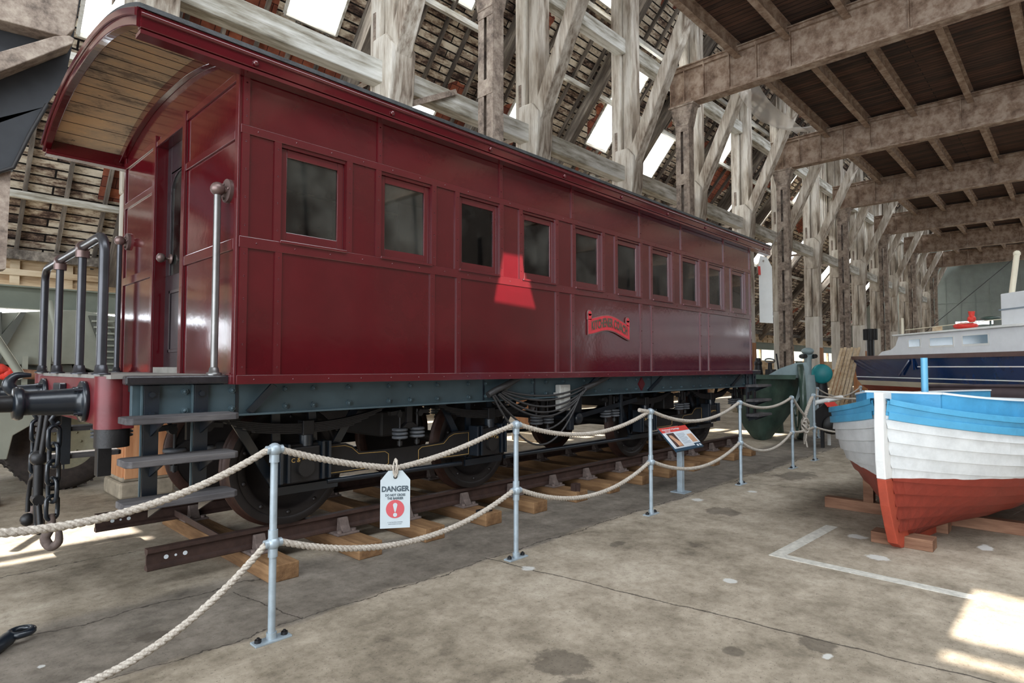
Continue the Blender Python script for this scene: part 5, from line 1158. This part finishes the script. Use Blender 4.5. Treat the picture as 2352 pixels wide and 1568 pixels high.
wh = thing('spoked_wheel', 'tall dark spoked wheel seen edge-on beside the green hull', 'wheel', (14.35, 4.72, 0))
vh = YAW-math.atan(676/1382)+.1; wa = Vector((math.sin(vh), -math.cos(vh), 0)); wc = Vector((14.35, 4.72, .88))
m = MB(); m.lathe(tuple(wc-wa*.06), wa, [(0, .76), (0, .87), (.12, .87), (.12, .76), (0, .76)], 48); m.build('wheel_rim', 'green', wh)
m = MB(); m.lathe(tuple(wc-wa*.14), wa, [(0, 0), (0, .08), (.06, .12), (.22, .12), (.28, .08), (.28, 0)], 24); m.build('wheel_hub', 'green', wh)
for k in range(12):
    q = Matrix.Rotation(2*PI*k/12, 3, wa) @ Vector((0, 0, 1)); m = MB(); m.tube([wc+q*.1, wc+q*.77], .026, 8); m.build('wheel_spoke', 'green', wh)
# hanging white banner tag
hb_ = thing('white_banner', 'tall white tag-shaped banner hanging beyond the far end of the carriage', 'banner', px(1762, 742, 12.3))
m = MB(); m.prism([(1746, 740), (1777, 742), (1777, 612), (1766, 590), (1750, 585), (1746, 600)], lambda a, b, d: px(a, b, d), 12.3, 12.33); m.build('card', 'white', hb_)
m = MB(); m.prism([(1744, 610), (1750, 610), (1751, 630), (1745, 630)], lambda a, b, d: px(a, b, d), 12.26, 12.3); m.build('red_mark', 'signred', hb_)
m = MB(); m.tube([px(1757, 598, 12.28), px(1770, 575, 14), px(1803, 520, 22)], .02, 6); m.build('hanging_cord', 'rope', hb_)
# machine with steering wheel
en = thing('vintage_engine', 'small dark engine with a bright-rimmed hand wheel just past the carriage corner', 'engine', px(1768, 900, 15.2)[:2]+(0,))
c = px(1768, 828, 15.2); m = MB(); m.tube([tuple(Vector(c)+rx*(.12*math.cos(a))+fx*(.05*math.sin(a))+Vector((0, 0, .05*math.sin(a)))) for a in [2*PI*i/24 for i in range(24)]], .018, 8, True); m.build('hand_wheel', 'steel', en)
m = MB(); c2 = Vector(c); m.cyl(tuple(c2-Vector((0, 0, .02))), tuple(c2-Vector((0, 0, .4))), .04, .07, 12); m.cyl(tuple(c2-Vector((0, 0, .22))+rx*.02), tuple(c2-Vector((0, 0, .5))+rx*.02), .13, .15, 14); m.build('engine_body', 'iron', en)
m = MB(); m.cyl(tuple(c2-Vector((0, 0, .5))), (c2.x, c2.y, 0), .22, .3, 14); m.build('engine_bed', 'green', en)
m = MB(); m.tube([px(1783, 812, 15.1), px(1786, 835, 15.1), px(1789, 862, 15.1)], .02, 6); m.build('lever', 'iron', en)
m = MB(); m.cyl(px(1741, 822, 15.4), px(1741, 868, 15.4), .06, .13, 10); m.ball(px(1741, 834, 15.4), .1, 10); m.build('valve_body', 'iron', en)
# grey mount with two round openings and teal drum
gm = thing('grey_gun_mount', 'pale grey machine head with two dark round openings behind the tall wheel', 'machine', px(1853, 880, 16.2)[:2]+(0,))
m = MB(); m.ball(px(1855, 806, 16.2), .16, 14, (1, 1, .6)); c = Vector(px(1855, 818, 16.2)); m.cyl(tuple(c-rx*.17), tuple(c+rx*.17), .07, n=14); m.cyl(tuple(c), tuple(c-Vector((0, 0, .5))), .1, .08, 12); m.build('mount_head', 'greenlight', gm)
for s in (-1, 1): m = MB(); m.cyl(tuple(c+rx*(s*.135)-fx*.16), tuple(c+rx*(s*.135)+fx*.1), .055, n=16); m.build('round_opening', 'iron_dark', gm)
m = MB(); m.cyl(tuple(c-Vector((0, 0, .5))), (c.x, c.y, 0), .16, .3, 14); m.build('mount_pedestal', 'greenlight', gm)
td = thing('teal_drum', 'teal painted drum between the tall wheel and the leaning slats', 'drum', px(1885, 880, 16.8)[:2]+(0,))
c = Vector(px(1884, 858, 16.8)); m = MB(); m.lathe(tuple(c-fx*.25-rx*.1), tuple(fx*.5+rx*.25), [(0, 0), (0, .22), (.05, .27), (.4, .27), (.45, .2), (.45, 0)], 24); m.build('drum_shell', 'teal', td)
m = MB(); m.cyl(tuple(c-Vector((0, 0, .2))), (c.x, c.y, 0), .15, .25, 12); m.build('drum_stand', 'iron', td)
# leaning slats
lr = thing('leaning_slats', 'bundle of long pale slats leaning against the far posts', 'slats', px(1920, 900, 17.5)[:2]+(0,))
for k in range(6):
    m = MB(); a = px(1893+k*9, 925, 17.2); b = px(1934+k*8, 800-2*(k % 2), 18.2); m.beam((a[0], a[1], .45), b, .07, .04); m.build('slat', 'palewood', lr)
m = MB(); m.beam((*px(1900, 925, 17.4)[:2], 0), (*px(1930, 925, 17.4)[:2], .5), .08, .08); m.build('slat_rest', 'iron', lr)
# capstan shaped post
cp_ = thing('cogged_post', 'dark toothed gear on a thick post behind the slats', 'gear', px(2000, 830, 22)[:2]+(0,))
c = Vector(px(2000, 768, 22)); m = MB(); m.cyl(tuple(c-Vector((0, 0, .2))), tuple(c+Vector((0, 0, .2))), .2, n=24)
for k in range(14): q = 2*PI*k/14; m.beam(tuple(c+Vector((.2*math.cos(q), .2*math.sin(q), -.2))), tuple(c+Vector((.2*math.cos(q), .2*math.sin(q), .2))), .05, .05)
m.build('gear_head', 'iron_dark', cp_); m = MB(); m.cyl((c.x, c.y, 0), tuple(c-Vector((0, 0, .2))), .12, n=12); m.build('gear_shaft', 'iron', cp_)
# white tube and sign behind blue boat
m = MB(); m.cyl(px(1868, 925, 12.4), px(1930, 912, 12.9), .05, n=14); m.beam(px(1900, 920, 12.6), (*px(1900, 920, 12.6)[:2], 0), .05, .05); tag(m.build('white_tube', 'white', None), 'white tube lying on a stand left of the sky blue boat', 'tube')
ts = thing('small_trailer', 'low dark trailer with a red-topped sign, left of the sky blue boat', 'trailer', px(1895, 1000, 12.2)[:2]+(0,))
m = MB(); m.prism([(1866, 945), (1890, 925), (1912, 940), (1918, 985), (1885, 985), (1868, 975)], lambda a, b, d: px(a, b, d), 11.9, 12.6); m.build('trailer_body', 'iron', ts, .01)
m = MB(); c = px(1905, 975, 11.9); m.lathe(c, tuple(-fx), [(0, 0), (0, .18), (.06, .18), (.06, 0)], 24); m.lathe(c, tuple(fx), [(0, 0), (0, .18), (.06, .18), (.06, 0)], 24); m.build('trailer_wheel', 'iron_dark', ts)
m = MB(); m.beam(px(1885, 984, 12.2), (*px(1885, 984, 12.2)[:2], 0), .06, .06); m.build('trailer_leg', 'iron', ts)
m = MB(); m.prism([(1890, 924), (1914, 922), (1922, 931), (1898, 934)], lambda a, b, d: px(a, b, d), 11.8, 11.85); m.build('sign_heading', 'signred', ts)

# ================================================================== armoured vehicle, left
av = thing('armoured_vehicle', 'grey-green armoured vehicle behind the carriage platform on big tyres', 'vehicle', (1.0, 10.2, 0))
def pj_y(pts, y0, y1, name, mat, parent, bev=0):
    m = MB(); m.prism(poly_y(pts, y0), lambda a, b, d: (a, d, b), y0, y1); return m.build(name, mat, parent, bev)
pj_y([(-300, 715), (0, 718), (150, 712), (188, 712), (232, 722), (290, 730), (420, 742), (420, 862), (250, 862), (170, 836), (-300, 842)], 9.7, 11.8, 'hull_armour', 'army', av, .01)
pj_y([(-300, 712), (5, 716), (0, 830), (15, 862), (-300, 868)], 9.62, 9.7, 'dark_panel', 'army_dark', av)
pj_y([(-300, 720), (2, 720), (4, 768), (48, 716), (60, 717), (18, 790), (0, 830), (-300, 830)], 9.6, 9.7, 'dark_hull_plate', 'army_dark', av)  # darker grey-green plate over the left end of the hull side
lv = pj_y([(205, 724), (240, 726), (262, 775), (285, 860), (255, 860)], 9.62, 9.7, 'grille', 'army_dark', av)
for k in range(9):
    v = 735+k*14; u0 = 207+(v-724)*.36; pj_y([(u0, v), (u0+50, v+1), (u0+50, v+5), (u0, v+4)], 9.6, 9.64, 'louvre', 'army', lv)
m = MB(); x_, z_ = P(178, 750, 9.7); m.box(x_-.004, x_+.004, 9.68, 9.7, 1.6, 2.3)
for k in range(6): m.ball((x_+.02, 9.69, 1.68+k*.11), .012, 6)
m.build('riveted_seam', 'army', av)
pj_y([(-300, 836), (165, 838), (172, 862), (250, 862), (290, 885), (290, 905), (-300, 905)], 9.75, 11.6, 'chassis_side', 'army_dark', av)
pj_y([(-300, 1040), (0, 1055), (16, 1055), (30, 1000), (100, 960), (90, 945), (-300, 930)], 9.45, 9.7, 'mudguard', 'army', av, .01)
def tyre(x, y, label=None):
    m = MB(); R_ = .625
    m.lathe((x, y, R_), (0, 1, 0), [(0, .34), (.01, .46), (.05, .56), (.1, .61), (.16, .625), (.34, .625), (.4, .61), (.45, .56), (.45, .34)], 48)
    for k in range(48):
        q = 2*PI*k/48; m.beam((x+.622*math.cos(q), y+.1, R_+.622*math.sin(q)), (x+.622*math.cos(q+.05), y+.4, R_+.622*math.sin(q+.05)), .03, .02)
    t_ = m.build('tyre', 'tread', av)
    m = MB(); m.lathe((x, y+.02, R_), (0, 1, 0), [(.1, 0), (.06, .1), (.08, .2), (.03, .3), (-.02, .34), (.0, .37), (.03, .37)], 32)
    for k in range(8): q = 2*PI*k/8; m.ball((x+.17*math.cos(q), y+.09, R_+.17*math.sin(q)), .018, 6)
    m.build('wheel_rim', 'rim', t_)
for x in (1.72, 4.3): tyre(x, 9.75)
tyre(1.72, 11.2)
m = MB(); m.cyl((1.72, 10.1, .625), (1.72, 11.3, .625), .07, n=12); m.build('axle', 'army_dark', av)
for pts, y, r_ in (([(-60, 700), (0, 790), (52, 868)], 9.0, .045), ([(112, 690), (128, 752), (128, 830)], 9.5, .035)):
    m = MB(); m.tube([(P(u, v, y)[0], y, P(u, v, y)[1]) for u, v in pts], r_, 10); m.build('support_pole', 'army', av)
for u, u2 in ((52, 65), (105, 117)):
    xa, z1 = P(u, 818, 9.6); xb, _ = P(u2, 818, 9.6); m = MB(); m.box(xa, xb, 9.6, 9.6+(xb-xa), 1.3, z1); m.build('square_stake', 'army', av)
q = [P(u, v, 9.55) for u, v in ((20, 856), (80, 862))]; m = MB(); m.cyl((q[0][0], 9.56, q[0][1]), (q[1][0]+.1, 9.62, q[1][1]), .06, n=16); tag(m.build('tow_pole', 'block', av), 'brown pole lying along the hull')
q = [P(u, v, 9.55) for u, v in ((-60, 850), (28, 857))]; m = MB(); m.tube(smooth([(q[0][0], 9.55, q[0][1]), (q[0][0]+.25, 9.54, q[0][1]), (q[1][0]-.1, 9.55, q[1][1]), (q[1][0], 9.55, q[1][1])]), [.06, .075, .08, .085, .08, .075, .07, .07, .075, .08, .085, .08, .07], 9); tag(m.build('red_wrapping', 'redwrap', av), 'crumpled red wrapping on the pole end')

# ================================================================== unseen lamp added to throw the bright patch on the carriage side
lp = Vector((3.2, -7.5, 6.2))
pt4 = [Vector((4.22, 4.27, 2.28)), Vector((4.84, 4.27, 2.25)), Vector((4.62, 4.27, 2.78)), Vector((4.34, 4.27, 2.78))]
ctr = sum(pt4, Vector())/4; ax = (ctr-lp).normalized()
fl = thing('added_patch_lamp', 'added lamp on a pole, unseen behind the camera, masked to throw a bright patch on the carriage', 'lamp', (lp.x, lp.y, 0))
sd = bpy.data.lights.new('added_patch_beam', 'SPOT'); sd.energy = 32000; sd.spot_size = math.radians(7); sd.spot_blend = .1; sd.shadow_soft_size = .001; sd.color = (1, .9, .78)
so_ = bpy.data.objects.new('added_patch_beam', sd); col.objects.link(so_); so_.location = lp; so_.rotation_euler = (-ax).to_track_quat('Z', 'Y').to_euler()
def ap(p, k=1.0):      # where the ray to p crosses the plane of the patch mask
    dr = p-lp; q = lp+dr*(.45/dr.dot(ax)); cc = lp+ax*.45; return cc+(q-cc)*k
m = MB(); inn = [ap(p) for p in pt4]; outr = [lp+ax*.45+(p-(lp+ax*.45)).normalized()*.14 for p in inn]
for i in range(4):
    j = (i+1) % 4; m.add([tuple(inn[i]), tuple(inn[j]), tuple(outr[j]), tuple(outr[i])], [(0, 1, 2, 3)], False)
m.build('patch_mask', 'iron', fl)
m = MB(); m.cyl(tuple(lp-ax*.12), tuple(lp+ax*.45), .13, n=20, cap=False); m.cyl(tuple(lp-ax*.12), tuple(lp-ax*.1), .13, n=20); m.build('added_lamp_housing', 'iron', fl)
m = MB(); m.cyl((lp.x, lp.y, 0), (lp.x, lp.y, lp.z-.13), .03, n=10); m.cyl((lp.x, lp.y, 0), (lp.x, lp.y, .03), .3, n=20); m.build('added_lamp_pole', 'iron', fl)
